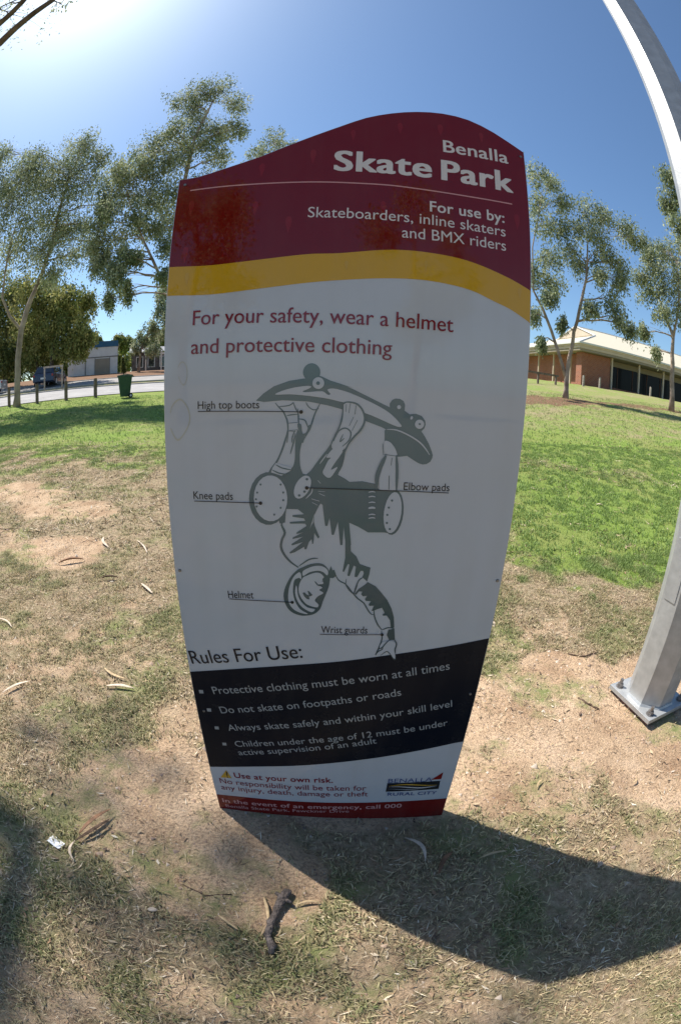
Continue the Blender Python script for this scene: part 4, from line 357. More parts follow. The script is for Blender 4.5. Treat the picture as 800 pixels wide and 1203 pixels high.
 (-22.96, 30.28, 4.42, 0.14), (-22.8, 30.4, 6.84, 0.08)]], 'blobs': [(-21.69, 29.72, 8.91, 1.41, 1.2), (-22.29, 32.88, 8.66, 1.33, 1.13), (-21.98, 29.73, 7.15, 1.41, 1.2), (-20.56, 30.27, 6.3, 1.22, 1.04), (-20.16, 31.17, 8.99, 0.66, 0.56), (-20.24, 31.4, 5.64, 0.75, 0.64), (-21.4, 30.06, 5.25, 1.07, 0.91), (-21.0, 31.84, 4.78, 0.59, 0.51), (-23.77, 31.86, 4.67, 0.72, 0.61)], 'kind': 'olive', 'nt': 20, 'ls': 0.26, 'group': None}, {'label': 'thin grey-green gum between the cream shed and the sign edge', 'trunks': [[(-21.92, 44.94, 3.03, 0.16),
 (-21.71, 45.04, 5.57, 0.13), (-20.76, 45.49, 7.87, 0.09), (-20.06, 45.8, 11.22, 0.06)]], 'blobs': [(-20.13, 44.54, 7.72, 0.85, 0.72), (-19.72, 45.67, 10.0, 0.87, 0.74), (-21.79, 45.56, 6.74, 0.88, 0.75), (-20.47, 46.88, 11.95, 0.78, 0.67), (-19.67, 47.59, 7.7, 1.01, 0.86), (-20.08, 44.62, 5.6, 0.75, 0.63), (-22.28, 44.89, 5.79, 0.55, 0.47), (-19.45, 47.3, 11.41, 1.11, 0.95), (-17.98, 45.22, 9.01, 1.27, 1.08)],
 'kind': 'gum', 'nt': 14, 'ls': 0.32, 'group': None}, {'label': 'low yellow-green tree showing above the cream shed roof', 'trunks': [[(-33.64, 63.66, 3.45, 0.15), (-33.69, 63.63, 6.87, 0.08)]], 'blobs': [(-33.82, 63.76, 8.64, 1.11, 0.94), (-34.4, 62.5, 8.89, 0.79, 0.67), (-33.13, 64.53, 8.34, 0.8, 0.68)], 'kind': 'olive', 'nt': 24, 'ls': 0.45, 'group': None}, {'label': 'rounded olive tree rising behind the left end of the blue roof', 'trunks': [[(-40.39, 63.2, 3.45, 0.15),
 (-40.44, 63.16, 7.52, 0.08)]], 'blobs': [(-41.34, 63.62, 9.73, 1.01, 0.86), (-39.94, 63.57, 9.98, 1.0, 0.85), (-38.39, 63.28, 9.23, 0.66, 0.56), (-41.33, 61.54, 9.07, 1.16, 0.98)], 'kind': 'olive', 'nt': 24, 'ls': 0.45, 'group': None}, {'label': 'rounded green tree behind the dark building by the sign edge', 'trunks': [[(-31.06, 73.72, 3.45, 0.2), (-30.99, 73.75, 7.1, 0.1)]], 'blobs': [(-31.42, 73.39, 9.67, 1.56, 1.33),
 (-33.13, 73.58, 8.91, 1.23, 1.05), (-29.88, 73.64, 9.27, 1.55, 1.32), (-34.07, 72.76, 8.48, 0.88, 0.75)], 'kind': 'olive', 'nt': 30, 'ls': 0.5, 'group': None}, {'label': 'small dark conifer in front of the cream shed side wall', 'trunks': [[(-21.53, 40.65, 2.75, 0.05), (-21.54, 40.65, 3.45, 0.03)]], 'blobs': [(-21.53, 40.63, 3.37, 0.17, 0.17), (-21.53, 40.6, 3.62, 0.16, 0.16), (-21.59, 40.67, 3.97, 0.12, 0.12),
 (-21.57, 40.58, 4.27, 0.08, 0.08), (-21.6, 40.59, 4.48, 0.04, 0.04)], 'kind': 'dark', 'nt': 14, 'ls': 0.12, 'group': None}]


# ================= THE GROUND =================
BARE = [(-.62,.92,.45,.42,1.0),(-.30,.66,.34,.22,.95),(-.5,1.35,.4,.3,.6),(1.15,1.55,.62,.5,1.0),(1.75,1.2,.7,.7,.9),(.85,1.1,.35,.3,.7),(.2,1.15,.7,.22,.8),(1.5,.7,.5,.3,.45),
        (-4.6,4.9,1.3,.5,.7),(-3.3,4.4,.9,.45,.7),(-2.6,3.2,.6,.4,.75),(-3.6,3.3,.6,.4,.6),(-6.2,5.0,1.3,.5,.5),
        (8.6,16.2,3.0,1.3,.9),(11.8,16.3,1.8,.9,.6)]
def cover(x, y):
    n1 = fbm(x*.9+3, y*.9+9); n2 = fbm(x*3.1, y*3.1); n3 = fbm(x*11, y*11)
    w = (n2-.5)*.9
    bare = np.zeros_like(x)
    for cx, cy, rx, ry, s in BARE:
        q = ((x-cx)/rx)**2+((y-cy)/ry)**2
        bare = np.maximum(bare, s*(1-sm(.55, 1.35, q+w*1.3)))
    bare = np.maximum(bare, .6*sm(.58, .68, n1)*sm(.4, .6, n3)*(1-sm(6, 9, y)))
    tr = x*math.sin(A33)+y*math.cos(A33); tl = -x*math.sin(A33)+y*math.cos(A33)
    lushR = sm(.9, 1.9, x+w*.9)*sm(2.1, 3.7, y+w*1.9)*(1-.5*sm(.4, 1.0, 1-np.abs(tr-7.3+w*1.5-.15*(x-4))/.9))*(1-.5*sm(9.0, 11.5, tr+w*2))
    lushL = sm(4.9, 8.6, y+w*2.6)*.72*(1-.5*sm(-.5, 2.5, x))
    green = np.clip(np.maximum(lushR, lushL) + .42*sm(.42, .6, n2) + .2*sm(.4, .6, n1), 0, 1)
    cap = np.minimum(green, .5+.35*n1); k9 = sm(-1, 3, x)*sm(8, 11, y); green = green*(1-k9)+cap*k9
    green = green*(1-.12*sm(.45, .6, n3))
    bare = bare*(1-np.maximum(lushR, lushL)*.93)
    far = sm(.75, 1, bare)
    return np.clip(green, 0, 1), np.clip(bare, 0, 1), np.maximum(lushR, lushL)
def micro(x, y):
    r = np.hypot(x, y); k = 1-sm(6, 14, r)
    return -.016*(1-sm(.12,.45,np.hypot(np.maximum(np.abs(x)-.36,0),y-.99)))+k*((fbm(x*2.1+7, y*2.1, 3)-.5)*.045+(fbm(x*14, y*14, 3)-.5)*.016+(fbm(x*60, y*60, 2)-.5)*.005)*sm(.0,.16,np.hypot(np.maximum(np.abs(x)-.36,0),y-.99))
def ground_z(x, y): return terr(x, y)+micro(x, y)
def gz(x, y): return float(ground_z(np.array([float(x)]), np.array([float(y)]))[0])
def ground_sheet():
    n = 560
    u = np.linspace(-1, 1, n)
    g = np.sinh(u*8.3)/np.sinh(8.3)*700
    X, Y = np.meshgrid(g+.0, g+.9, indexing='ij')
    x = X.ravel(); y = Y.ravel(); z = ground_z(x, y)
    gr, ba, lu = cover(x, y)
    i, j = np.meshgrid(np.arange(n-1), np.arange(n-1), indexing='ij'); i = i.ravel(); j = j.ravel()
    F = np.stack([i*n+j, (i+1)*n+j, (i+1)*n+j+1, i*n+j+1], 1)
    m, nd, l, b = M('ground')
    tc = nd.new('ShaderNodeTexCoord')
    def noise(s, d=6, r=.6):
        q = nd.new('ShaderNodeTexNoise'); q.inputs['Scale'].default_value = s; q.inputs['Detail'].default_value = d; q.inputs['Roughness'].default_value = r; l.new(tc.outputs['Object'], q.inputs['Vector']); return q.outputs['Fac']
    def ramp(src, stops):
        q = nd.new('ShaderNodeValToRGB'); e = q.color_ramp.elements
        while len(e) < len(stops): e.new(.5)
        for k, (p, c) in enumerate(stops): e[k].position = p; e[k].color = (*c, 1)
        l.new(src, q.inputs[0]); return q.outputs[0]
    def mix(f, a, c, t='MIX'):
        q = nd.new('ShaderNodeMixRGB'); q.blend_type = t
        if isinstance(f, (int, float)): q.inputs[0].default_value = f
        else: l.new(f, q.inputs[0])
        for k, v in ((1, a), (2, c)):
            if isinstance(v, tuple): q.inputs[k].default_value = (*v, 1)
            else: l.new(v, q.inputs[k])
        return q.outputs[0]
    def attr(nm):
        q = nd.new('ShaderNodeAttribute'); q.attribute_name = nm; return q.outputs['Fac']
    def mr(src, a, c, lo=0, hi=1):
        q = nd.new('ShaderNodeMapRange'); q.inputs[1].default_value = a; q.inputs[2].default_value = c; q.inputs[3].default_value = lo; q.inputs[4].default_value = hi; l.new(src, q.inputs[0]); return q.outputs[0]
    soil = ramp(noise(3.5, 8), [(.3, (.35, .225, .14)), (.5, (.53, .375, .245)), (.72, (.67, .495, .345))])
    grit = ramp(noise(95, 4, .7), [(.36, (.38, .34, .30)), (.5, (1, 1, 1)), (.64, (1.3, 1.25, 1.15))])
    soil = mix(.7, soil, grit, 'MULTIPLY')
    vo = nd.new('ShaderNodeTexVoronoi'); vo.inputs['Scale'].default_value = 55; vo.inputs['Randomness'].default_value = 1; l.new(tc.outputs['Object'], vo.inputs['Vector'])
    chip = mr(vo.outputs['Distance'], .16, .24, 1, 0)
    chipc = mix(.5, vo.outputs['Color'], (.40, .31, .22))
    thatch = ramp(noise(42, 8, .75), [(.3, (.15, .105, .065)), (.48, (.33, .24, .155)), (.66, (.56, .44, .30))])
    thatch = mix(mr(noise(14, 6, .7), .42, .62, 0, .55), thatch, (.20, .19, .10))
    lawn = ramp(noise(17, 8, .75), [(.32, (.13, .19, .035)), (.5, (.18, .26, .05)), (.68, (.25, .33, .09))])
    lawn = mix(mr(noise(.8, 6, .7), .42, .62, 0, .5), lawn, (.25, .235, .09))
    c = mix(mr(attr('bare'), .25, .75), thatch, soil)
    gm = nd.new('ShaderNodeMath'); gm.operation = 'ADD'; l.new(attr('green'), gm.inputs[0]); l.new(mr(noise(9, 7, .7), .3, .7, -.3, .3), gm.inputs[1])
    lawn = mix(mr(attr('lush'), .1, .5), mix(.6, lawn, (.27, .25, .13)), lawn)
    c = mix(mr(gm.outputs[0], .35, .75), c, lawn)
    c = mix(mr(attr('mulch'), .3, .7), c, mix(.6, (.20, .12, .075), grit, 'MULTIPLY'))
    l.new(c, b.inputs['Base Color']); b.inputs['Roughness'].default_value = .95; b.inputs['Specular IOR Level'].default_value = .1
    bp = nd.new('ShaderNodeBump'); bp.inputs['Strength'].default_value = 1; bp.inputs['Distance'].default_value = .02
    l.new(noise(60, 8, .75), bp.inputs['Height']); l.new(bp.outputs[0], b.inputs['Normal'])
    w = (fbm(x*1.1, y*1.1)-.5)*3+(fbm(x*5, y*5)-.5)*1.5
    mul = np.zeros_like(x)
    for cx, cy, rx, ry in ((8.6, 16.0, 3.2, 1.6), (11.8, 16.6, 2.2, 1.0), (15.0, 17.0, 1.8, .8)):
        mul = np.maximum(mul, .9-.9*sm(.3, 1.5, ((x-cx)/rx)**2+((y-cy)/ry)**2+w))
    # the verge between car park and shed
    tl = -x*math.sin(A33)+y*math.cos(A33)
    mul = np.maximum(mul, .75*sm(38.5, 39.5, tl)*(1-sm(56, 60, tl))*(x < 5))
    mul = np.maximum(mul, .55*sm(29.3, 29.8, tl)*(1-sm(31.6, 32, tl))*(x < 5))
    o = fast_mesh('ground', np.stack([x, y, z], 1), F, m, smooth=True, attrs={'green': gr, 'bare': ba, 'lush': lu, 'mulch': mul})
    return tag(o, kind='structure')
ground_sheet()

# ---- road and car park beyond the lawn on the left: two paved strips and a dirt median, kerbs ----
ca, sa = math.cos(A33), math.sin(A33)
def LT(s, t): return (s*ca - t*sa, s*sa + t*ca)      # s along the road (to the right), t away from the camera
def strip(name, t0, t1, s0, s1, dz, mat, th=0, ns=60, nt=8):
    V = []; F = []
    for i in range(ns+1):
        for j in range(nt+1):
            x, y = LT(s0+(s1-s0)*i/ns, t0+(t1-t0)*j/nt); V.append((x, y, tz(x, y)+dz))
    k = nt+1
    for i in range(ns):
        for j in range(nt): F.append((i*k+j, (i+1)*k+j, (i+1)*k+j+1, i*k+j+1))
    return tag(mesh_obj(name, V, F, mat), kind='structure')
MAT['asphalt'] = simple('asphalt', (.36, .345, .335), .9, 0, .10, 1.2, .3, 70, .2)
MAT['asphalt_old'] = simple('asphalt_old', (.33, .31, .29), .9, 0, .12, 1.0, .3, 70, .2)
MAT['kerb'] = simple('kerb', (.42, .40, .37), .85, 0, .1, 3)
strip('road', 23.15, 29.3, -70, 12, .035, MAT['asphalt'])
strip('car_park', 31.9, 38.6, -70, 12, .035, MAT['asphalt_old'])
def kerb(t, w=.16, h=.10):
    V = []; F = []; ns = 80
    for i in range(ns+1):
        for (tt, hh) in ((t, -.05), (t, h), (t+w, h), (t+w, -.05)):
            x, y = LT(-70+82*i/ns, tt); V.append((x, y, tz(x, y)+hh))
    for i in range(ns):
        for j in range(3): F.append((i*4+j, i*4+j+1, (i+1)*4+j+1, (i+1)*4+j))
    tag(mesh_obj('kerb', V, F, MAT['kerb']), kind='structure')
for t in (29.3, 31.74, 38.6): kerb(t)

# ================= GRASS AND LITTER =================
def blades(N, xr, yr, hgt, wid, keep, seed, lushonly=False, name='grass'):
    r = np.random.default_rng(seed)
    x = r.uniform(*xr, N); y = r.uniform(*yr, N); q = np.abs(x) < 1.7+1.12*np.maximum(y, 0); x = x[q]; y = y[q]; N = len(x)
    # clumping
    x = x+r.normal(0, .004, N); gr, ba, lu = cover(x, y); cl = fbm(x*8+3, y*8+1, 3); cl2 = fbm(x*26, y*26, 2)
    p = keep*(.14+.85*sm(.44, .58, cl)*sm(.35, .6, cl2)+.9*gr*sm(.38, .55, cl))*(1-.96*sm(.3, .75, ba+(cl2-.5)*.5))
    if lushonly: p = p*(lu > .25)
    p = np.where((abs(x-.0) < .42) & (abs(y-.99) < .03), 0, p)
    k = r.random(N) < p
    x, y, gr, lu, cl = x[k], y[k], gr[k], lu[k], cl[k]; n = len(x); z = ground_z(x, y)-.002
    h = hgt*r.uniform(.4, 1.15, n)*(.75+.5*gr); w = wid*r.uniform(.6, 1.3, n)
    a = r.uniform(0, 2*np.pi, n); ln = r.uniform(.15, 1.3, n)*(1.15-.35*lu); d = np.stack([np.cos(a), np.sin(a)], 1)
    wa = a+np.pi/2+r.normal(0, .5, n); wd = np.stack([np.cos(wa), np.sin(wa)], 1)*w[:, None]*.5
    b = np.stack([x, y], 1); zz = z[:, None]
    mid = b+d*(h*ln*.35)[:, None]; tip = b+d*(h*ln)[:, None]
    hm = h*.62; ht = h*np.clip(1.05-.38*ln, .3, 1)
    V = np.stack([np.hstack([b-wd, zz]), np.hstack([b+wd, zz]), np.hstack([mid+wd*.8, zz+hm[:, None]]), np.hstack([mid-wd*.8, zz+hm[:, None]]), np.hstack([tip, zz+ht[:, None]])], 1)
    green = np.clip(gr*.95+lu*.25+r.normal(0, .25, n)*(1-.6*lu)+(cl-.5)*.9-.08*(1-lu)+.12*lu, 0, 1)[:, None]
    straw = np.array([.62, .49, .30])*r.uniform(.35, 1.25, (n, 1)); g = np.array([.235, .33, .095])*r.uniform(.75, 1.2, (n, 1))
    dull = np.array([.21, .25, .10])*r.uniform(.55, 1.3, (n, 1)); lw = lu[:, None]
    c = straw*(1-green)+(g*lw+dull*(1-lw))*green
    C = np.repeat(c[:, None, :], 5, 1)
    i = np.arange(n)[:, None]*5
    F = np.concatenate([i+np.array([[0, 1, 2]]), i+np.array([[0, 2, 3]]), i+np.array([[3, 2, 4]])])
    o = fast_mesh(name, V.reshape(-1, 3), F, MAT['grass'], colors=C.reshape(-1, 3)); tag(o, kind='stuff'); return o
o = blades(820000, (-5, 5), (-.8, 3.3), .031, .0044, 1.0, 1); tag(o, 'short dry grass in sparse tufts around the sign', 'grass')
o = blades(420000, (-9, 10), (3.3, 8), .034, .008, .8, 2); tag(o, 'mown lawn and dry grass a few metres behind the sign', 'grass')
o = blades(200000, (-18, 20), (8, 19.5), .05, .014, .50, 3); tag(o, 'mown lawn rising towards the road and the brick building', 'grass')

def litter(N, xr, yr, size, seed, pw, label, thin=(-3.0, -.9), pal=None, flat=1.0, name='leaf_litter', base=.25):
    r = np.random.default_rng(seed); x = r.uniform(*xr, N); y = r.uniform(*yr, N)
    gr, ba, lu = cover(x, y); cl = fbm(x*4+13, y*4+1, 3)
    p = (base+(1.15-base)*sm(.42, .6, cl))*(1-.85*lu)*(1-.66*sm(.3, .8, ba))*pw
    k = r.random(N) < p; x, y = x[k], y[k]; n = len(x)
    z = ground_z(x, y)+r.uniform(.001, .010, n)
    L = size*np.minimum(np.exp(r.normal(0, .6, n)), 2.6); W = L*np.exp(r.uniform(*thin, n)); a = r.uniform(0, 2*np.pi, n); tl = r.normal(0, .28, n)
    d = np.stack([np.cos(a), np.sin(a), tl], 1); e = np.stack([-np.sin(a), np.cos(a), r.normal(0, .35, n)], 1)
    P = np.stack([x, y, z], 1); up = np.array([0, 0, 1.])*(L*r.uniform(0, .18, n))[:, None]
    V = np.stack([P-d*L[:, None]*.5+up, P-e*W[:, None]*.5, P+d*L[:, None]*.5+up, P+e*W[:, None]*.5], 1)
    pal = np.array(pal) if pal else np.array([[.55, .45, .32], [.44, .33, .21], [.30, .20, .12], [.13, .085, .06], [.66, .58, .46], [.36, .22, .13]])
    c = pal[r.choice(6, n, p=[.20, .25, .20, .17, .05, .13]) if len(pal) == 6 else r.integers(0, len(pal), n)]*r.uniform(.75, 1.15, (n, 1))
    i = np.arange(n)[:, None]*4
    F = np.concatenate([i+np.array([[0, 1, 3]]), i+np.array([[1, 2, 3]])])
    o = fast_mesh(name, V.reshape(-1, 3), F, MAT['litter'], colors=np.repeat(c[:, None], 4, 1).reshape(-1, 3)); tag(o, label, 'leaf litter', kind='stuff')
litter(120000, (-4, 4.2), (-.9, 3.4), .014, 5, .8, 'dry leaf fragments and bark chips strewn round the sign')
litter(36000, (-8, 8), (3.4, 9), .034, 6, .6, 'dry leaf fragments scattered over the lawn behind the sign')

STRAW = [[.60, .47, .31], [.48, .35, .22], [.34, .24, .15], [.68, .57, .42], [.20, .14, .09], [.30, .21, .12], [.13, .09, .06]]
litter(230000, (-4, 4.2), (-.9, 3.4), .019, 15, .85, 'flattened dry grass stalks matted over the soil round the sign', (-3.1, -2.1), STRAW, name='dead_grass', base=.10)
litter(120000, (-8, 8), (3.4, 8.5), .05, 16, .8, 'flattened dry grass stalks matted over the slope behind the sign', (-3.0, -2.0), STRAW, name='dead_grass')
# crumbs of dry soil and small stones on the bare patches
def crumbs(N, seed):
    r = np.random.default_rng(seed); x = r.uniform(-3.2, 3.4, N); y = r.uniform(-.6, 4, N); gr, ba, lu = cover(x, y)
    k = r.random(N) < (.12+.6*sm(.3, .7, ba))*(1-lu); x, y = x[k], y[k]; n = len(x); z = ground_z(x, y)
    s = .0032*np.exp(r.normal(0, .55, n)); base = np.array([[1, 0, -.3], [-.5, .87, -.3], [-.5, -.87, -.3], [0, 0, 1.]])
    a = r.uniform(0, 6.28, n); c, q = np.cos(a), np.sin(a); V = np.zeros((n, 4, 3))
    for i in range(4):
        bx, by, bz = base[i]; j = r.uniform(.6, 1.3, n); V[:, i, 0] = x+s*(bx*c-by*q)*j; V[:, i, 1] = y+s*(bx*q+by*c)*j; V[:, i, 2] = z+s*(bz*.8+.25)
    f = np.arange(n)[:, None]*4; F = np.concatenate([f+np.array([[0, 1, 3]]), f+np.array([[1, 2, 3]]), f+np.array([[2, 0, 3]])])
    c = np.array([[.46, .33, .24], [.35, .24, .17], [.55, .45, .36], [.26, .19, .15]])[r.integers(0, 4, n)]*r.uniform(.8, 1.15, (n, 1))
    o = fast_mesh('soil_crumbs', V.reshape(-1, 3), F, MAT['litter'], colors=np.repeat(c[:, None], 4, 1).reshape(-1, 3)); tag(o, 'crumbs of dry soil and small stones on the bare patches', 'gravel', kind='stuff')
crumbs(60000, 9)

# ================= THE SKATE PARK SIGN =================
SY = .99
sign_root = empty('park_sign', 'tall white and maroon skate park rules sign standing in the dirt', 'sign', (0, SY, 0))
def flat(name, polys, off, mat, parent=sign_root):
    """one or more filled outlines printed on the front face (x, z in metres)"""
    V = []; F = []
    for ip, P in enumerate(polys):
        n = len(V); o2 = off+ip*1.2e-5; pts = [Vector((p[0], p[1], 0)) for p in P]
        V += [(p[0], -o2, p[1]) for p in P]
        for t in tessellate_polygon([pts]):
            a, b, c = (P[i] for i in t)
            s = (b[0]-a[0])*(c[1]-a[1])-(b[1]-a[1])*(c[0]-a[0])
            F.append(tuple(n+i for i in (t if s > 0 else t[::-1])))
    return mesh_obj(name, V, F, mat, parent)
OUT = [tuple(p) for p in SIGN['outline']]
low = [(x, (z if z > .01 else -.06)) for x, z in OUT]
b = MB(); b.prism(low, 0, .034, 'y'); b.build('panel', MAT['sign_white'], sign_root)
cx_ = sum(p[0] for p in low)/len(low); cz_ = sum(p[1] for p in low)/len(low)
def grow(P, g): 
    out = []
    for i in range(len(P)):
        a = Vector(P[i-1]); c = Vector(P[(i+1) % len(P)]); d = (c-a).normalized(); out.append((P[i][0]-d.y*g, P[i][1]+d.x*g))
    return out
b = MB(); b.prism(grow(low, .0022), .003, .036, 'y'); b.build('edge_trim', MAT['alu'], sign_root)
b = MB(); b.prism([(x*.94, z*.97+.02) for x, z in low if z > -1], .0362, .046, 'y'); b.build('backing_frame', MAT['alu'], sign_root)
# side x at a height
ntop = max(i for i, p in enumerate(OUT) if p[1] >= OUT[-1][1]*0+1.5 and i < 28)
RS = OUT[26:36]; LS = OUT[36:]+[OUT[0]]
def side(z, sgn):
    c = sorted(RS if sgn > 0 else LS, key=lambda p: p[1]); return float(np.interp(z, [p[1] for p in c], [p[0] for p in c]))
def band(upper, lower):
    """upper / lower: curves left to right"""
    up = list(upper); lo = list(lower)
    def fix(c): c = list(c); c[0] = (side(c[0][1], -1)+.0006, c[0][1]); c[-1] = (side(c[-1][1], 1)-.0006, c[-1][1]); return c
    if up: up = fix(up)
    lo = fix(lo)
    rz = np.linspace(up[-1][1], lo[-1][1], 6)[1:-1]; lz = np.linspace(lo[0][1], up[0][1], 6)[1:-1]
    return up + [(side(z, 1)-.0006, z) for z in rz] + lo[::-1] + [(side(z, -1)+.0006, z) for z in lz]
def dense(c, n=5):
    c = [Vector((p[0], p[1])) for p in c]; out = []
    for i in range(len(c)-1):
        p0, p1, p2, p3 = c[max(i-1, 0)], c[i], c[i+1], c[min(i+2, len(c)-1)]
        for k in range(n):
            t = k/n; out.append(tuple(.5*((2*p1)+(p2-p0)*t+(2*p0-5*p1+4*p2-p3)*t*t+(3*p1-p0-3*p2+p3)*t**3)))
    return out+[tuple(c[-1])]
yt, yb, bt, bb, ft = (dense(SIGN[k]) for k in ('yt', 'yb', 'bt', 'bb', 'ft'))
topc = OUT[:27]
flat('yellow_band', [band(yt, yb)], .0006, MAT['sign_yellow'])
redpoly = [(x-.0006*(1 if x > 0 else -1), z-.0008) for x, z in topc] + [(side(z, 1)-.0006, z) for z in np.linspace(topc[-1][1], yt[-1][1], 8)[1:-1]] + [(side(yt[-1][1], 1)-.0006, yt[-1][1])] + yt[::-1][1:-1] + [(side(yt[0][1], -1)+.0006, yt[0][1])] + [(side(z, -1)+.0006, z) for z in np.linspace(yt[0][1], topc[0][1], 8)[1:-1]]
flat('red_band', [redpoly], .0009, MAT['sign_red'])
flat('black_band', [band(bt, bb)], .0006, MAT['sign_black'])
flat('footer_band', [band(ft, [(-.4, -.05), (.4, -.05)])], .0006, MAT['sign_red_dark'])
def teardrop(x, z, h): return [(x+h*.36*math.sin(t)*(.55+.45*math.cos(t)), z+h*.75*math.cos(t)) for t in np.linspace(0, 2*math.pi, 16, endpoint=False)]
for k, (p, h) in enumerate(SIGN['drop']):
    flat('leaf_print', [teardrop(p[0], p[1], h)], .0012, MAT['ink_gold'] if h < .025 and p[1] < 1.76 else MAT['ink_redleaf'])
# thin rule under the title
ln = dense(SIGN['line'], 4)
flat('rule_line', [[(x, z+.0016) for x, z in ln]+[(x, z-.0016) for x, z in ln[::-1]]], .0013, MAT['ink_pink'])
# lettering
def glyphs(body, space):
    cu = bpy.data.curves.new('lettering', 'FONT'); cu.body = body; cu.size = 1; cu.space_character = 1+space*3; cu.resolution_u = 4
    ob = bpy.data.objects.new('lettering', cu); col.objects.link(ob); bpy.context.view_layer.update()
    me = bpy.data.meshes.new_from_object(ob.evaluated_get(bpy.context.evaluated_depsgraph_get()))
    bpy.data.objects.remove(ob); bpy.data.curves.remove(cu); return me
_h = glyphs('H', 0); CAP = max(v.co.y for v in _h.vertices)
def lettering(body, p0, p1, cap, weight, mat, off):
    q = {'n': [(0, 0)], 's': [(0, 0)], 'm': [(-.006, 0), (.006, 0)], 'b': [(-.016, -.006), (.016, .006), (-.016, .008), (.016, -.008)],
         'h': [(-.03, -.012), (-.03, .012), (-.01, .016), (-.01, -.016), (.01, .016), (.01, -.016), (.03, .012), (.03, -.012)]}[weight]   # thickened strokes
    me = glyphs(body, {'h': .02, 'b': .012}.get(weight, 0)); xs = [v.co.x for v in me.vertices]; x0, x1 = min(xs), max(xs)
    L = math.hypot(p1[0]-p0[0], p1[1]-p0[1]); a = math.atan2(p1[1]-p0[1], p1[0]-p0[0]); sx = L/(x1-x0); sy = cap/CAP
    V = []; F = []
    for k, (du, dv) in enumerate(q):
        n = len(V)
        for v in me.vertices:
            u = (v.co.x-x0+du)*sx; t = (v.co.y+dv)*sy
            V.append((p0[0]+u*math.cos(a)-t*math.sin(a), -off-k*2.5e-5, p0[1]+u*math.sin(a)+t*math.cos(a)))
        F += [tuple(i+n for i in f.vertices) for f in me.polygons]
    return mesh_obj('lettering', V, F, mat, sign_root)
INK = {'w': 'ink_white', 'r': 'ink_red', 'k': 'ink_black', 'g': 'ink_grey', 'p': 'ink_pink', 'v': 'ink_navy'}
LINES = []
for q in SIGN['text']:
    if q[0] == 'Skate Park':
        a, c = Vector(q[1]), Vector(q[2]); e, g = a.lerp(c, .523), a.lerp(c, .588)
        LINES += [('Skate', tuple(a), tuple(e), *q[3:]), ('Park', tuple(g), tuple(c), *q[3:])]
    else: LINES.append(q)
for body, p0, p1, cap, wt, k in LINES:
    lettering(body, p0, p1, cap, wt, MAT[INK[k]], .0014)
for i, (x, z) in enumerate(SIGN['bullet']):
    s = .0065; flat('bullet', [[(x-s, z-s), (x+s, z-s+.0012), (x+s, z+s+.0012), (x-s, z+s)]], .0012, MAT['ink_grey'])
# printed skater
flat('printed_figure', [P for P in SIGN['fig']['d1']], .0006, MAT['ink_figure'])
flat('printed_highlights', [P for P in SIGN['fig']['l1']], .0016, MAT['sign_white'])['kind'] = 'stuff'
flat('printed_linework', [P for P in SIGN['fig']['d2']], .0022, MAT['ink_figure'])['kind'] = 'stuff'
for a, b_ in SIGN['leader']:
    a = Vector(a); c = Vector(b_); d = (c-a).normalized(); q = Vector((-d.y, d.x))*.0009
    circ = [(c.x+.0042*math.cos(t), c.y+.0042*math.sin(t)) for t in np.linspace(0, 2*math.pi, 14, endpoint=False)]
    flat('leader_line', [[tuple(a-q), tuple(c-q), tuple(c+q), tuple(a+q)]], .0032, MAT['ink_black'])
    flat('leader_dot', [circ], .0034, MAT['ink_black'])
tri = SIGN['tri']; flat('warning_triangle', [[tri[0], tri[1], tri[2]]], .0012, MAT['ink_gold'])
tx, tzz = tri[2][0], (tri[0][1]+tri[1][1])/2
flat('warning_mark', [[(tx-.0022, tzz+.009), (tx+.0016, tzz+.009), (tx+.0022, tri[2][1]-.008), (tx-.0028, tri[2][1]-.008)], [(tx-.002, tzz+.002), (tx+.002, tzz+.002), (tx+.002, tzz+.006), (tx-.002, tzz+.006)]], .0016, MAT['ink_black'])
# council logo: black tile with pale waves, red sail
lg = [Vector(p) for p in SIGN['logo']]
flat('logo_tile', [[tuple(p) for p in lg]], .0010, MAT['ink_black'])
def lgp(u, v): 
    a = lg[0].lerp(lg[1], u); c = lg[3].lerp(lg[2], u); return tuple(c.lerp(a, v))
for k, (v0, amp, th) in enumerate(((.62, .12, .12), (.42, .14, .09), (.25, .10, .07))):
    us = np.linspace(.04, .96, 18)
    up = [lgp(u, v0+amp*math.sin(u*5.6+k)+th*math.sin(math.pi*u)) for u in us]; lo = [lgp(u, v0+amp*math.sin(u*5.6+k)) for u in us[::-1]]
    flat('logo_wave', [up+lo], .0013, MAT[('ink_gold', 'ink_white', 'ink_grey')[k]])
flat('logo_sail', [SIGN['sail']], .0013, MAT['ink_redleaf'])
# scuffed outlines near the left edge
scuff = printed('scuff', (.45, .43, .36), dirt=.6)
for P in SIGN['blotch'][:2]:
    n = len(P); c = Vector((sum(p[0] for p in P)/n, sum(p[1] for p in P)/n)); pp = dense(P+[P[0]], 4)[:-6]
    flat('scuff_mark', [[p for p in pp]+[tuple(Vector(p).lerp(c, .09)) for p in pp[::-1]]], .0006, scuff)
for x, z in SIGN['screw']:
    b = MB(); b.tube([(x, -.0002, z), (x, -.0035, z)], [.0042, .0034], 10); b.build('screw', MAT['bolt'], sign_root)

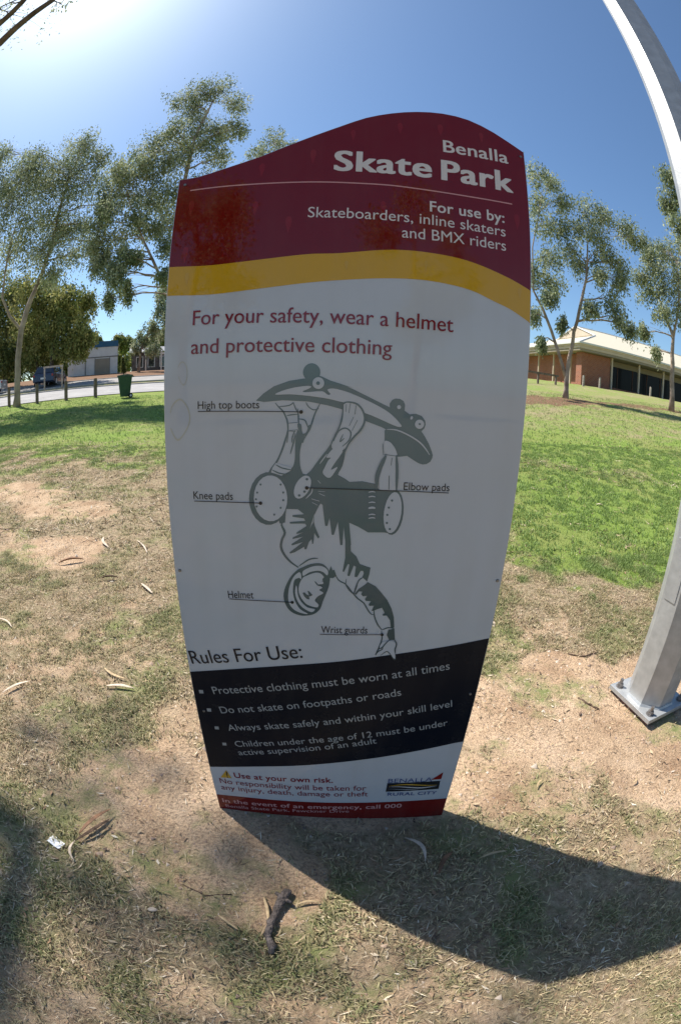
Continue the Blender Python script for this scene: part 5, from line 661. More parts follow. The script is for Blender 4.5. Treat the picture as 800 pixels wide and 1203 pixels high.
# ================= LIGHT POLE =================
PX, PY = 1.672, 1.478
pz = gz(PX, PY)
pole = empty('light_pole', 'tall galvanised octagonal light pole bolted to its base plate at the right edge', 'light pole', (PX, PY, pz))
b = MB(); hs = [.052, 1.0, 2.2, 3.4, 4.6, 6.0, 8.0]
b.tube([(-.055*h/3.9, .045*h/3.9, h) for h in hs], [.147-.0068*h for h in hs], 8, ph=rad(190+22.5))
b.build('pole', MAT['steel'], pole)
c_, s_ = math.cos(rad(-78.7)), math.sin(rad(-78.7))
def pr(u, v): return (u*c_-v*s_, u*s_+v*c_)
b = MB(); h = .178; b.prism([pr(-h, -h), pr(h, -h), pr(h, h), pr(-h, h)], .022, .048); b.build('base_plate', MAT['steel'], pole, bevel=.002)
b = MB(); b.tube([(0, 0, .046), (0, 0, .06)], [.158, .150], 8, ph=rad(190+22.5)); b.build('weld_collar', MAT['steel'], pole)
b = MB(); h = .16; b.prism([pr(-h, -h), pr(h, -h), pr(h, h), pr(-h, h)], -.05, .021); b.build('grout_pad', MAT['rust'], pole)
for u in (-.137, .137):
    for v in (-.137, .137):
        x, y = pr(u, v)
        b = MB(); b.tube([(x, y, .03), (x, y, .098)], .010, 8); bo = b.build('anchor_bolt', MAT['bolt'], pole)
        b = MB(); b.tube([(x, y, .0485), (x, y, .0515)], .024, 14); b.build('washer', MAT['bolt'], bo)
        b = MB(); b.tube([(x, y, .0516), (x, y, .070)], .0185, 6); b.build('nut', MAT['bolt'], bo)
a = rad(190); nx, ny = math.cos(a), math.sin(a); tx_, ty_ = -ny, nx
for nm, w, z0, z1, dd in (('hatch_cover', .038, .62, .92, .004),):
    b = MB(); q = []
    for zz in (z0, z1):
        rr = (.147-.0068*zz)*math.cos(rad(22.5)); 
        for sgn in (-1, 1):
            for e in (-.001, dd): q.append((-.055*zz/3.9+nx*(rr+e)+tx_*w*sgn, .045*zz/3.9+ny*(rr+e)+ty_*w*sgn, zz))
    b.add(q, [(0, 1, 3, 2), (4, 6, 7, 5), (0, 4, 5, 1), (2, 3, 7, 6), (0, 2, 6, 4), (1, 5, 7, 3)]); b.build(nm, MAT['steel'], pole)

# ================= THINGS LYING ON THE GROUND =================
def gl(x, y, d=0.004): return (x, y, gz(x, y)+d)
def leaf(name, label, cat, p0, p1, w, mat, curl=.15, bend=.1, group=None, lift=.013):
    """a curled blade-shaped leaf or bark flake between two ground points, with thickness"""
    a = Vector(gl(*p0, lift)); c = Vector(gl(*p1, lift)); d = c-a; L = d.length; d.normalize(); s = Vector((-d.y, d.x, 0)).normalized()
    n = 9; V = []; F = []
    for i in range(n):
        t = i/(n-1); ww = w*.42*max(.05, math.sin(math.pi*min(1, .06+t*.94))**.7); m = a.lerp(c, t)+s*bend*L*math.sin(math.pi*t)+Vector((0, 0, curl*w*.45*math.sin(math.pi*t)+.002))
        for k, off in enumerate((-1, 0, 1)):
            V.append(m+s*ww*off+Vector((0, 0, (abs(off)*curl*ww*1.4))))
        for k, off in enumerate((-1, 0, 1)): V.append(m+s*ww*off+Vector((0, 0, (abs(off)*curl*ww*1.4)-.0012)))
    for i in range(n-1):
        o, p = i*6, (i+1)*6
        F += [(o, p, p+1, o+1), (o+1, p+1, p+2, o+2), (o+3, o+4, p+4, p+3), (o+4, o+5, p+5, p+4), (o, o+3, p+3, p), (o+2, p+2, p+5, o+5)]
    F += [(0, 1, 4, 3), (1, 2, 5, 4)]; q = (n-1)*6; F += [(q, q+3, q+4, q+1), (q+1, q+4, q+5, q+2)]
    mid = (a+c)/2; o = mesh_obj(name, [v-mid for v in V], F, mat, None, True, mid); return tag(o, label, cat, group)
def twig(name, label, cat, pts, rs, mat, n=7, rough=.2, seed=0):
    r = random.Random(seed); b = MB(); P = [Vector(p) for p in pts]; Q = []; R = []
    for i in range(len(P)-1):
        for k in range(4):
            t = k/4; Q.append(P[i].lerp(P[i+1], t)+Vector((r.uniform(-1, 1), r.uniform(-1, 1), r.uniform(-1, 1)))*rs[i]*rough); R.append((rs[i]*(1-t)+rs[i+1]*t)*r.uniform(.85, 1.18))
    Q.append(P[-1]); R.append(rs[-1]); c = Q[0].copy(); b.tube([q-c for q in Q], R, n); o = b.build(name, mat, None, True, loc=c); return tag(o, label, cat)
# the thick broken stick: two knots and a side fork
def G(x, y, r): return Vector((x, y, gz(x, y)+r*.8))
st = twig('broken_stick', 'thick dark broken stick with a knobbly head, lying left of the sign shadow', 'stick', [G(-.122, .640, .014), G(-.136, .606, .013), G(-.150, .555, .012), G(-.164, .50, .011), G(-.168, .45, .011), G(-.152, .405, .012), G(-.150, .378, .008)], [.013, .017, .011, .012, .011, .013, .007], MAT['stick_grey'], 9, .18, 3)
kb = MB(); o0 = st.location.copy(); q = [G(-.136, .606, .013)-o0, G(-.160, .622, .02)-o0]; kb.tube(q, [.011, .006], 7); kb.build('knot', MAT['stick_grey'], st, True)
kb = MB(); q = [G(-.132, .598, .016)-o0, G(-.108, .585, .02)-o0]; kb.tube(q, [.010, .005], 7); kb.build('knot', MAT['stick_grey'], st, True)
st.location.z += .012
leaf('bark_strip', 'pale straw-coloured bark strip lying against the thick broken stick', 'bark strip', (-.196, .60), (-.172, .50), .012, MAT['straw'], .3, .05)
leaf('bark_strip', 'thin tan bark strip just left of the broken stick, in the half shade', 'bark strip', (-.325, .50), (-.252, .452), .011, MAT['straw'], .3, .0)
leaf('bark_strip', 'small light wood sliver pointing from the broken stick towards the sign', 'bark strip', (-.09, .585), (-.02, .60), .012, MAT['straw'], .2, .1)
p_ = [(-.985, .592), (-.925, .575), (-.912, .612), (-.975, .632)]
pm = Vector(gl(-.95, .603, .004)); V = []; n = 5
for i in range(n):
    for j in range(n):
        u, v = i/(n-1), j/(n-1); x = (p_[0][0]*(1-u)+p_[1][0]*u)*(1-v)+(p_[3][0]*(1-u)+p_[2][0]*u)*v; y = (p_[0][1]*(1-u)+p_[1][1]*u)*(1-v)+(p_[3][1]*(1-u)+p_[2][1]*u)*v
        V.append(Vector((x, y, gz(x, y)+.008+random.uniform(0, .007)))-pm)
V += [v-Vector((0, 0, .001)) for v in V[:25]]; F = []
for i in range(n-1):
    for j in range(n-1): a = i*n+j; F += [(a, a+n, a+n+1, a+1), (a+25, a+26, a+n+26, a+n+25)]
for k in range(n-1): F += [(k, k+1, k+26, k+25), (20+k, 45+k, 46+k, 21+k), (k*5, k*5+25, k*5+30, k*5+5), (k*5+4, k*5+9, k*5+34, k*5+29)]
tag(mesh_obj('paper_scrap', V, F, MAT['paper'], None, False, pm), 'crumpled scrap of white paper beside the dark bark splinters, lower left', 'paper scrap')
leaf('bark_splinter', 'long dark brown bark splinter, the upper of the pair beside the white paper scrap', 'bark splinter', (-.868, .672), (-.800, .842), .020, MAT['brown_leaf'], .5, .04, lift=.026)
leaf('bark_splinter', 'darker lower bark splinter of the pair beside the white paper scrap', 'bark splinter', (-.872, .640), (-.790, .800), .018, MAT['stick'], .5, -.03, lift=.018)
for lab, p0, p1, w, mt, cu, be in (
    ('pale curled gum leaf trailing below the dark bark splinters', (-.878, .640), (-.842, .548), .013, 'pale_leaf', .5, -.18),
    ('small pale round leaf alone on the shaded dirt at lower left', (-.543, .456), (-.512, .466), .021, 'pale_leaf', .2, 0),
    ('long whitish gum leaf lying flat in the dry grass left of the black band', (-1.150, 1.590), (-.985, 1.604), .022, 'pale_leaf', .3, .06),
    ('curved whitish gum leaf standing out on the upper left dirt', (-2.23, 3.60), (-2.03, 3.36), .032, 'pale_leaf', .4, -.10),
    ('thin pinkish leaf curl beside the green tuft near the sign edge', (-1.86, 3.60), (-1.63, 3.33), .02, 'pale_leaf', .3, .05),
    ('brown rolled bark piece lying on the bare patch at middle left', (-2.35, 2.95), (-2.14, 3.07), .035, 'brown_leaf', .9, .03),
    ('short dark bark piece right of the brown rolled bark', (-1.81, 2.80), (-1.68, 2.85), .025, 'stick', .9, -.03),
    ('slender pale leaf slanting in the dry grass at the left photo edge', (-1.70, 1.315), (-1.60, 1.478), .022, 'pale_leaf', .3, .06),
    ('short white leaf close to the left sign edge, beside the Helmet line', (-1.455, 2.80), (-1.30, 2.66), .025, 'pale_leaf', .3, 0),
    ('white leaf lying alone on the bright green lawn right of the sign', (3.06, 4.64), (3.15, 4.61), .035, 'pale_leaf', .3, .1),
    ('bleached curled leaf in the sparse grass far left, level with the black band', (-2.28, 1.99), (-2.10, 1.93), .018, 'pale_leaf', .4, .10),
    ('faint straw leaf between the long whitish leaf and the sign', (-1.24, 1.745), (-1.06, 1.67), .018, 'straw', .3, -.1),
    ('curved pale bark strip inside the sign shadow, the one nearer the sign foot', (.262, .880), (.322, .760), .018, 'pale_leaf', .5, .2),
    ('straight pale bark strip inside the sign shadow, below its upper edge', (.505, .742), (.612, .756), .012, 'straw', .3, .06),
    ('dead brown leaf in the shadow right of the curved pale strip', (.36, .70), (.42, .79), .02, 'brown_leaf', .5, .1),
    ('pale leaf fallen between the sign and the pole base plate', (.81, 1.04), (.85, 1.08), .010, 'straw', .4, .1),
    ('grey twisted leaf on the dirt in front of the pole base plate', (1.27, .95), (1.31, .98), .011, 'straw', .5, -.15)):
    leaf('fallen_leaf' if 'bark' not in lab else 'bark_strip', lab, 'leaf' if 'bark' not in lab else 'bark strip', p0, p1, w, MAT[mt], cu, be)
twig('twig', 'small dark forked twig on the bare dirt left of the pole base plate', 'twig', [G(1.255, 1.60, .004), G(1.285, 1.545, .004), G(1.335, 1.485, .004)], [.004, .006, .003], MAT['stick'], 6, .8, 5)
twig('twig', 'thin dark twig in the grass above the pole base plate', 'twig', [G(1.36, 1.99, .004), G(1.46, 1.93, .006), G(1.56, 1.96, .004)], [.003, .006, .003], MAT['stick'], 6, 1.2, 6)
twig('twig', 'curved thin twig across the bare soil between splinters and broken stick', 'twig', [G(-.46, .60, .003), G(-.38, .575, .003), G(-.30, .60, .003)], [.002, .003, .002], MAT['stick'], 6, 1, 8)
twig('twig', 'dark twig lying across the dirt at the upper left', 'twig', [G(-3.75, 3.6, .004), G(-3.6, 3.6, .004), G(-3.45, 3.66, .004)], [.003, .005, .003], MAT['stick'], 6, 1, 9)

# ================= TREES =================
def bez(a, c, b, n):
    return [a*(1-t)**2+c*2*t*(1-t)+b*t*t for t in [i/(n-1) for i in range(n)]]
LEAFPAL = {'gum': ([.15, .19, .10], [.32, .36, .20], [.50, .52, .34]), 'dark': ([.07, .10, .03], [.16, .19, .06], [.26, .26, .09]), 'olive': ([.14, .17, .05], [.26, .28, .09], [.38, .36, .13])}
def tree(T, seed):
    r = np.random.default_rng(seed); rr = random.Random(seed)
    t0 = T['trunks'][0]; base = Vector(t0[0][:3])
    root = empty('dark_tree' if T['kind'] == 'dark' else ('gum_tree' if T['kind'] == 'gum' else 'olive_tree'), T['label'], 'tree', base, 0, T.get('group'))
    b = MB(); nodes = []
    for tr in T['trunks']:
        P = [Vector(p[:3])-base for p in tr]; R = [p[3] for p in tr]; Q = []; RR = []
        for i in range(len(P)-1):
            for k in range(3):
                t = k/3; w = Vector((rr.uniform(-1, 1), rr.uniform(-1, 1), 0))*R[i]*.25*(1 if i+k else 0)
                Q.append(P[i].lerp(P[i+1], t)+w); RR.append(R[i]*(1-t)+R[i+1]*t)
        Q.append(P[-1]); RR.append(R[-1]*.6)
        if tr is t0: RR[0] *= 1.35
        b.tube(Q, RR, 8); nodes += list(zip(Q, RR))
    tips = []; top = max(q.z for q, _ in nodes)
    lim = MB()
    for (x, y, z, w, h) in T['blobs']:
        c = Vector((x, y, z))-base
        best = min(nodes, key=lambda q: (q[0]-c).length + max(0, q[0].z-(c.z-.35*w))*3 + (4 if q[0].z < .22*top else 0))
        a, ra = best; L = (c-a).length
        ctrl = a.lerp(c, .5)+Vector((rr.uniform(-.15, .15)*L, rr.uniform(-.15, .15)*L, .12*L*(1 if c.z > a.z else 2.2)))
        path = bez(a, ctrl, c, 7); r0 = min(ra*.7, .018+.02*L)
        path = [p+Vector((rr.uniform(-1, 1), rr.uniform(-1, 1), rr.uniform(-1, 1)))*.03*L*(0 if i == 0 else 1) for i, p in enumerate(path)]
        lim.tube(path, [r0*(1-.75*i/6) for i in range(7)], 5, False)
        nt = max(T.get('ntmin', 9), int(T['nt']*min(2.0, max(.85, w/.75))))
        for k in range(nt):
            v = Vector((rr.gauss(0, .5), rr.gauss(0, .5), rr.gauss(-.08, .56)))
            if v.length > 1.35: v *= .6
            tip = c+Vector((v.x*w, v.y*w, v.z*h)); s = path[rr.randint(2, 6)]
            m = s.lerp(tip, .5)+Vector((0, 0, .12*(tip-s).length))
            if k % 3 == 0: lim.tube(bez(s, m, tip, 4), [.016, .011, .007, .004], 3, False)
            tips.append((tip, w))
    n0 = len(b.v); b.v += lim.v; b.f += [tuple(i+n0 for i in f) for f in lim.f]
    b.build('trunk', MAT['bark_dark'] if T['kind'] != 'gum' or T.get('backlit_bark') else MAT['bark'], root, True)
    nl = T.get('nl', 54); P = np.repeat(np.array([t[0] for t in tips], float), nl, 0); n = len(P)
    W = np.repeat(np.array([t[1] for t in tips]), nl)
    P += r.normal(0, 1, (n, 3))*np.array([.21, .21, .30])*(W[:, None]**.6); P[:, 2] -= np.abs(r.normal(0, .12, n))
    d = r.normal(0, 1, (n, 3))*np.array([.55, .55, .45]); d[:, 2] -= .75; d /= np.linalg.norm(d, axis=1)[:, None]
    e = np.cross(d, r.normal(0, 1, (n, 3))); e /= np.linalg.norm(e, axis=1)[:, None]+1e-6
    L = T['ls']*r.uniform(.6, 1.35, n)[:, None]; wd = L*r.uniform(.10, .17, n)[:, None]*(2.0 if T['kind'] != 'gum' else 1.5)
    V = np.stack([P, P+d*L*.4+e*wd, P+d*L, P+d*L*.4-e*wd], 1)
    pal = np.array(LEAFPAL[T['kind']]); tip_i = np.repeat(r.integers(0, 3, len(tips)), nl); pick = np.where(r.random(n) < .8, tip_i, r.integers(0, 3, n))
    c = pal[pick]*r.uniform(.7, 1.25, (n, 1))
    F = np.arange(n*4).reshape(n, 4)
    fast_mesh('crown', V.reshape(-1, 3), F, MAT['leaf_gum'], root, colors=np.repeat(c[:, None], 4, 1).reshape(-1, 3))
    return root
for i, T in enumerate(TREES): tree(T, 100+i)
# the big gum standing out of frame on the left, whose branches reach over the camera and dapple the ground
SV = np.array(S)
def overhead(gx, gy, t, r): p = np.array([gx, gy, 0])+SV*t; return (p[0], p[1], p[2], r, r*.8)
OB = [overhead(*q) for q in ((-.75, -.12, 22.5, .5), (-.30, -.12, 22, .45), (.12, -.02, 22.5, .4), (-.45, .40, 23.5, .3), (-.2, .66, 24.6, .16), (.1, -.6, 22, .7))]
OB += [(-9.2, 7.6, 15.3, .42, .3), (-11.2, 6.4, 16.1, 1.3, 1.0), (-13.6, 8.8, 19, 1.9, 1.4), (-15.2, 4, 18.3, 2.2, 1.6), (-12.2, 3.2, 17.5, 1.6, 1.3), (-17.3, 7.2, 17.5, 2.1, 1.6)]
tree(dict(label='big gum outside the left edge, its dark branches reaching into the top left corner', kind='gum', backlit_bark=True, nt=6, ntmin=3, ls=.16, nl=15, blobs=OB,  # darker bark colour paints in the branches' silhouette against the bright sky
     trunks=[[(-16.3, 5.1, .2, .38), (-15.8, 5.3, 4, .33), (-15.4, 5.6, 7.1, .29), (-14.4, 5.9, 11.1, .22), (-13.4, 6.4, 14.5, .16), (-12.8, 7.0, 17.7, .1)],
             [(-14.4, 5.9, 11.1, .19), (-12.2, 6.56, 12.5, .17), (-10.64, 6.9, 13.6, .16), (-9.07, 6.88, 14.9, .12), (-9.6, 6.6, 16.2, .07), (-10.6, 6.5, 17.4, .04)],
             [(-13.9, 6.16, 12.6, .14), (-11.8, 6.3, 13.4, .15), (-10.5, 6.3, 14.2, .14), (-9.6, 6.1, 15.1, .11), (-10.9, 6.1, 17.5, .04)]]), 77)
# the belt of trees closing the view behind the shed
def belt(label, az, r_, H, W, seed, kind):
    rr = random.Random(seed); x, y = r_*math.sin(rad(az)), r_*math.cos(rad(az)); z = tz(x, y)-.1
    bl = [(x+rr.uniform(-W, W), y+rr.uniform(-1.5, 1.5), z+H*rr.uniform(.10, .9), H*.2, H*.17) for k in range(13)]
    tree(dict(label=label, kind=kind, nt=13, ls=.5, nl=20, blobs=bl, trunks=[[(x, y, z, .22), (x+.2, y, z+H*.4, .16), (x, y+.2, z+H*.8, .08)]]), seed)
for k, (az, r_, H, W, kd, lab) in enumerate(((-47, 62, 9, 4.5, 'dark', 'broad dark tree behind the car park at the far left edge'), (-41.5, 66, 9, 4.5, 'dark', 'broad dark tree behind the car park, behind the pale leaning gum'), (-36.5, 64, 8, 4, 'olive', 'broad olive tree behind the car park, left of the shed'), (-30.5, 82, 6.0, 5, 'olive', 'low olive tree far behind the shed'), (-25, 90, 6.5, 6, 'dark', 'low dark tree far behind the dark building'), (-18, 80, 8, 6, 'dark', 'dark tree far behind, hidden by the sign'), (-52, 60, 9, 5, 'olive', 'broad olive tree off the left edge'),
   (-11, 72, 9, 5, 'olive', 'olive tree far behind the sign, left of the middle'), (-4, 66, 10, 5, 'dark', 'dark tree far behind the sign, near the middle'), (3, 75, 9, 6, 'olive', 'broad olive tree far behind the sign'), (10, 68, 10, 5, 'dark', 'dark tree far behind the sign, right of the middle'), (17, 78, 10, 6, 'olive', 'olive tree far behind the left end of the brick building'), (-60, 55, 9, 5, 'dark', 'dark tree well off the left edge'), (52, 70, 9, 6, 'dark', 'dark tree well off the right edge'))):
    belt(lab, az, r_, H, W, 500+k, kd)
# trees behind the camera, seen mirrored in the glossy sign
def generic(label, x, y, H, seed, kind='gum'):
    r = random.Random(seed); z = tz(x, y)-.05
    tr = [(x, y, z, .2), (x+r.uniform(-.3, .3), y, z+H*.3, .16), (x+r.uniform(-.6, .6), y+r.uniform(-.5, .5), z+H*.6, .11), (x+r.uniform(-.8, .8), y, z+H*.88, .05)]
    bl = []
    for k in range(15):
        a = r.uniform(0, 6.28); hh = r.uniform(.38, 1.0); ra = H*.22*math.sin(math.pi*min(1, (1.25-hh)))*r.uniform(.5, 1.1)
        bl.append((x+ra*math.cos(a), y+ra*math.sin(a), z+H*hh, H*.085, H*.07))
    tree(dict(label=label, kind=kind, nt=22, ls=.2, nl=20, blobs=bl, trunks=[tr]), seed)
generic('spreading gum behind the photographer, on the left', -5.5, -13, 9.5, 301)
generic('tall gum behind the photographer, farther off to the right', 3.0, -19, 11, 302)
generic('gum behind the photographer beside the path, at far right', 10, -14, 9, 303)
generic('gum behind the photographer, far off to the left', -14, -19, 10, 304)

# ================= LEFT BACKGROUND =================
MAT['timber'] = simple('timber', (.20, .15, .12), .85, 0, .25, 8, .3, 60)
MAT['bin_green'] = simple('bin_green', (.03, .085, .042), .45, 0, .15, 6)
MAT['bin_lid'] = simple('bin_lid', (.05, .09, .055), .4, 0, .15, 6)
MAT['rubber'] = simple('rubber', (.02, .02, .02), .8)
pposts = []
for k, (x, y) in enumerate(((-15.75, 16.95), (-14.3, 17.55), (-12.95, 18.25), (-11.75, 19.15))):
    z = tz(x, y)
    lab = ('timber bollard left of the pale leaning gum trunk', 'timber bollard just right of the pale leaning gum trunk', 'third timber bollard from the left, below the parked cars', 'timber bollard nearest the green wheelie bin')[k]
    root = empty('timber_bollard', lab, 'bollard', (x, y, z), rad(-33), 'timber bollards along the lawn edge')
    b = MB(); b.prism([(-.07, -.07), (.07, -.07), (.07, .07), (-.07, .07)], -.1, .90); b.build('post', MAT['timber'], root, bevel=.012)
    b = MB(); b.prism([(-.06, -.06), (.06, -.06), (.06, .06), (-.06, .06)], .901, .93); b.build('cap', MAT['timber'], root, bevel=.01)
def wheelie(label, x, y, rz):
    root = empty('wheelie_bin', label, 'wheelie bin', (x, y, tz(x, y)), rz)
    b = MB(); lo, hi = .20, .285
    b.add([(-lo, -lo-.02, .06), (lo, -lo-.02, .06), (lo, lo+.02, .06), (-lo, lo+.02, .06), (-hi, -hi-.04, .96), (hi, -hi-.04, .96), (hi, hi+.04, .96), (-hi, hi+.04, .96)], [(0, 3, 2, 1), (4, 5, 6, 7), (0, 1, 5, 4), (1, 2, 6, 5), (2, 3, 7, 6), (3, 0, 4, 7)])
    b.build('body', MAT['bin_green'], root, bevel=.02)
    b = MB(); b.box(-.30, .30, -.345, .345, .93, .965); b.build('rim', MAT['bin_green'], root, bevel=.008)
    b = MB(); b.prism([(-.36, .966), (.36, .966), (.36, 1.02), (.1, 1.07), (-.36, 1.03)], -.305, .305, 'x'); b.build('lid', MAT['bin_lid'], root, bevel=.012)
    b = MB(); b.tube([(-.24, .40, .95), (.24, .40, .95)], .018, 8); b.box(-.24, -.2, .34, .41, .93, .97); b.box(.2, .24, .34, .41, .93, .97); b.build('handle', MAT['bin_lid'], root)
    for s in (-1, 1):
        b = MB(); b.tube([(s*.23, .26, .10), (s*.29, .26, .10)], .10, 16); w = b.build('wheel', MAT['rubber'], root)
        b = MB(); b.tube([(s*.29, .26, .10), (s*.296, .26, .10)], .05, 12); b.build('hub', MAT['alu'], w)
wheelie('green wheelie bin standing at the lawn edge left of the sign', -9.72, 18.5, rad(-60))
# low post-and-beam frame in the median
MAT['grey_timber'] = simple('grey_timber', (.42, .36, .32), .8, 0, .2, 8)
x, y = LT(-2.15, 30.6); root = empty('crossbar_frame', 'low grey timber frame of two uprights and a crossbar under the bushy trees', 'timber frame', (x, y, tz(x, y)), A33)
for s in (-.62, .62):
    b = MB(); b.box(s-.05, s+.05, -.05, .05, -.1, 1.5); b.build('post', MAT['grey_timber'], root)
b = MB(); b.box(-.70, .70, -.06, .06, 1.501, 1.62); b.build('beam', MAT['grey_timber'], root)

# cars
MAT['car_blue'] = simple('car_blue', (.018, .03, .07), .25, .3, .05, 4, coat=.6)
MAT['car_silver'] = simple('car_silver', (.50, .51, .52), .28, .5, .05, 4, coat=.6)
MAT['glass'] = simple('glass', (.02, .025, .03), .06, 0, .05, 4, spec=.8)
MAT['lamp_red'] = simple('lamp_red', (.35, .01, .01), .2, 0, .05, 20, spec=.6)
MAT['lamp_clear'] = simple('lamp_clear', (.7, .7, .68), .15, .2, .05, 20, spec=.7)
def car(name, label, x, y, rz, paint, hatch):
    root = empty(name, label, 'car', (x, y, tz(x, y)+.04), rz)      # length along local x
    b = MB(); rear = -2.05 if hatch else -2.25
    b.prism([(rear, .32), (rear+.02, .85), (rear+.12, .93), (1.25, .90), (2.0, .72), (2.15, .5), (2.12, .28), (1.75, .24), (-1.7, .24)], -.86, .86, 'y'); b.build('body', paint, root, bevel=.06)
    b = MB(); r1 = rear+.25 if hatch else rear+.75
    V = []; prof = [(r1-.05, .92), (r1+.35, 1.42), (.45, 1.43), (1.15, .91)]
    for s, k in ((-1, .80), (1, .80)):
        for (px, pz_) in prof: V.append((px, s*(k if pz_ < 1 else .62), pz_))
    b.add(V, [(0, 1, 2, 3), (7, 6, 5, 4), (0, 4, 5, 1), (1, 5, 6, 2), (2, 6, 7, 3), (3, 7, 4, 0)]); cab = b.build('cabin', paint, root, bevel=.03)
    def pane(q, nm='window'):
        b = MB(); c = sum((Vector(p) for p in q), Vector())/4; nrm = (Vector(q[1])-Vector(q[0])).cross(Vector(q[3])-Vector(q[0])).normalized()
        if nrm.dot(c-Vector((0, 0, 1.1))) < 0: nrm = -nrm
        A_ = [Vector(p).lerp(c, .1)+nrm*.012 for p in q]; B_ = [p-nrm*.03 for p in A_]; b.add(A_+B_, [(0, 1, 2, 3), (7, 6, 5, 4), (0, 4, 5, 1), (1, 5, 6, 2), (2, 6, 7, 3), (3, 7, 4, 0)]); b.build(nm, MAT['glass'], root)
    for s in (-1, 1):
        a = (r1-.0, s*.80, .93); c = (r1+.36, s*.62, 1.42); d = (-.1, s*.62, 1.42); e = (-.1, s*.80, .93); f = (.45, s*.62, 1.42); g = (1.1, s*.80, .93)
        pane([a, c, d, e]); pane([e, d, f, g])
        for wx in (-1.35, 1.35):
            b = MB(); b.tube([(wx, s*.70, .31), (wx, s*.88, .31)], .31, 18); w = b.build('wheel', MAT['rubber'], root)
            b = MB(); b.tube([(wx, s*.88, .31), (wx, s*.895, .31)], .19, 12); b.build('rim', MAT['alu'], w)
        b = MB(); b.box(rear-.015, rear+.06, s*.82-.13 if s > 0 else -.82, s*.82 if s > 0 else -.69, .68, .84); b.build('taillight', MAT['lamp_red'], root)
        b = MB(); b.box(1.98, 2.10, s*.8-.25 if s > 0 else -.8, s*.8 if s > 0 else -.55, .56, .70); b.build('headlight', MAT['lamp_clear'], root)
        b = MB(); b.box(.95, 1.1, s*.88-.06, s*.88+.06, .93, 1.03); b.build('wing_mirror', paint, root, bevel=.02)
    pane([(r1-.05, -.78, .93), (r1-.05, .78, .93), (r1+.35, .6, 1.41), (r1+.35, -.6, 1.41)], 'rear_window')
    pane([(1.15, -.78, .93), (1.15, .78, .93), (.45, .6, 1.41), (.45, -.6, 1.41)], 'windscreen')
    b = MB(); b.box(rear-.02, rear+.01, -.2, .2, .50, .62); b.build('number_plate', MAT['paper'], root)
x, y = LT(-2.75, 35.8); car('parked_car', 'dark blue car parked end-on beneath the bushy trees beyond the road', x, y, A33+rad(78), MAT['car_blue'], True)
x, y = LT(-8.6, 34.8); car('parked_car', 'silver car at the far left edge, behind the pale leaning gum trunk', x, y, A33+rad(172), MAT['car_silver'], False)

# cream shed
def local(root): return root
MAT['cream_sheet'] = simple('cream_sheet', (.74, .75, .74), .6, 0, .06, 2)
MAT['cream_dark'] = simple('cream_dark', (.34, .31, .25), .6, 0, .06, 2)
MAT['blue_paint'] = simple('blue_paint', (.03, .13, .24), .5, 0, .1, 2)
MAT['trim_grey'] = simple('trim_grey', (.22, .23, .22), .6)
MAT['roof_green'] = simple('roof_green', (.30, .42, .42), .5, 0, .08, 2)
cx, cy = -23.95, 43.75; base = tz(cx, cy)-.05
ang = math.atan2(43.75-41.0, -23.95+28.6)        # front wall runs towards the left end
shed = empty('cream_shed', 'cream shed with a blue fascia and a roller door beyond the car park', 'shed', (cx, cy, base), ang)
b = MB(); b.box(-5.6, 0, 0, 6.4, -.3, 3.05); b.build('wall', MAT['cream_sheet'], shed)
b = MB(); b.box(-5.66, .02, -.06, .10, 2.98, 3.62); b.build('fascia', MAT['blue_paint'], shed)
b = MB(); b.box(.03, .12, -.04, 6.45, 2.95, 3.25); b.build('side_fascia', MAT['cream_dark'], shed)
b = MB(); b.add([(-5.6, .11, 3.06), (0, .11, 3.06), (0, 6.4, 3.06), (-5.6, 6.4, 3.06), (-5.6, .11, 3.5), (0, .11, 3.5), (0, 6.4, 3.12), (-5.6, 6.4, 3.12)], [(0, 3, 2, 1), (4, 5, 6, 7), (0, 1, 5, 4), (1, 2, 6, 5), (2, 3, 7, 6), (3, 0, 4, 7)]); b.build('roof', MAT['roof_green'], shed)
b = MB(); b.box(-5.62, .0, -.03, -.002, 1.86, 1.98); b.build('girt_strip', MAT['trim_grey'], shed)
b = MB(); b.box(-2.5, -.9, -.05, -.004, -.1, 1.75); dr = b.build('roller_door', MAT['cream_dark'], shed)
for k in range(8):
    b = MB(); b.box(-2.48, -.92, -.062, -.051, .02+k*.21, .15+k*.21); b.build('slat', MAT['cream_dark'], dr)
for xx in (-2.56, -.90): b = MB(); b.box(xx, xx+.06, -.07, -.003, -.1, 1.84); b.build('door_jamb', MAT['trim_grey'], shed)
b = MB(); b.tube([(-3.6, -.06, 0), (-3.6, -.06, 3.0)], .045, 8); b.build('downpipe', MAT['trim_grey'], shed)
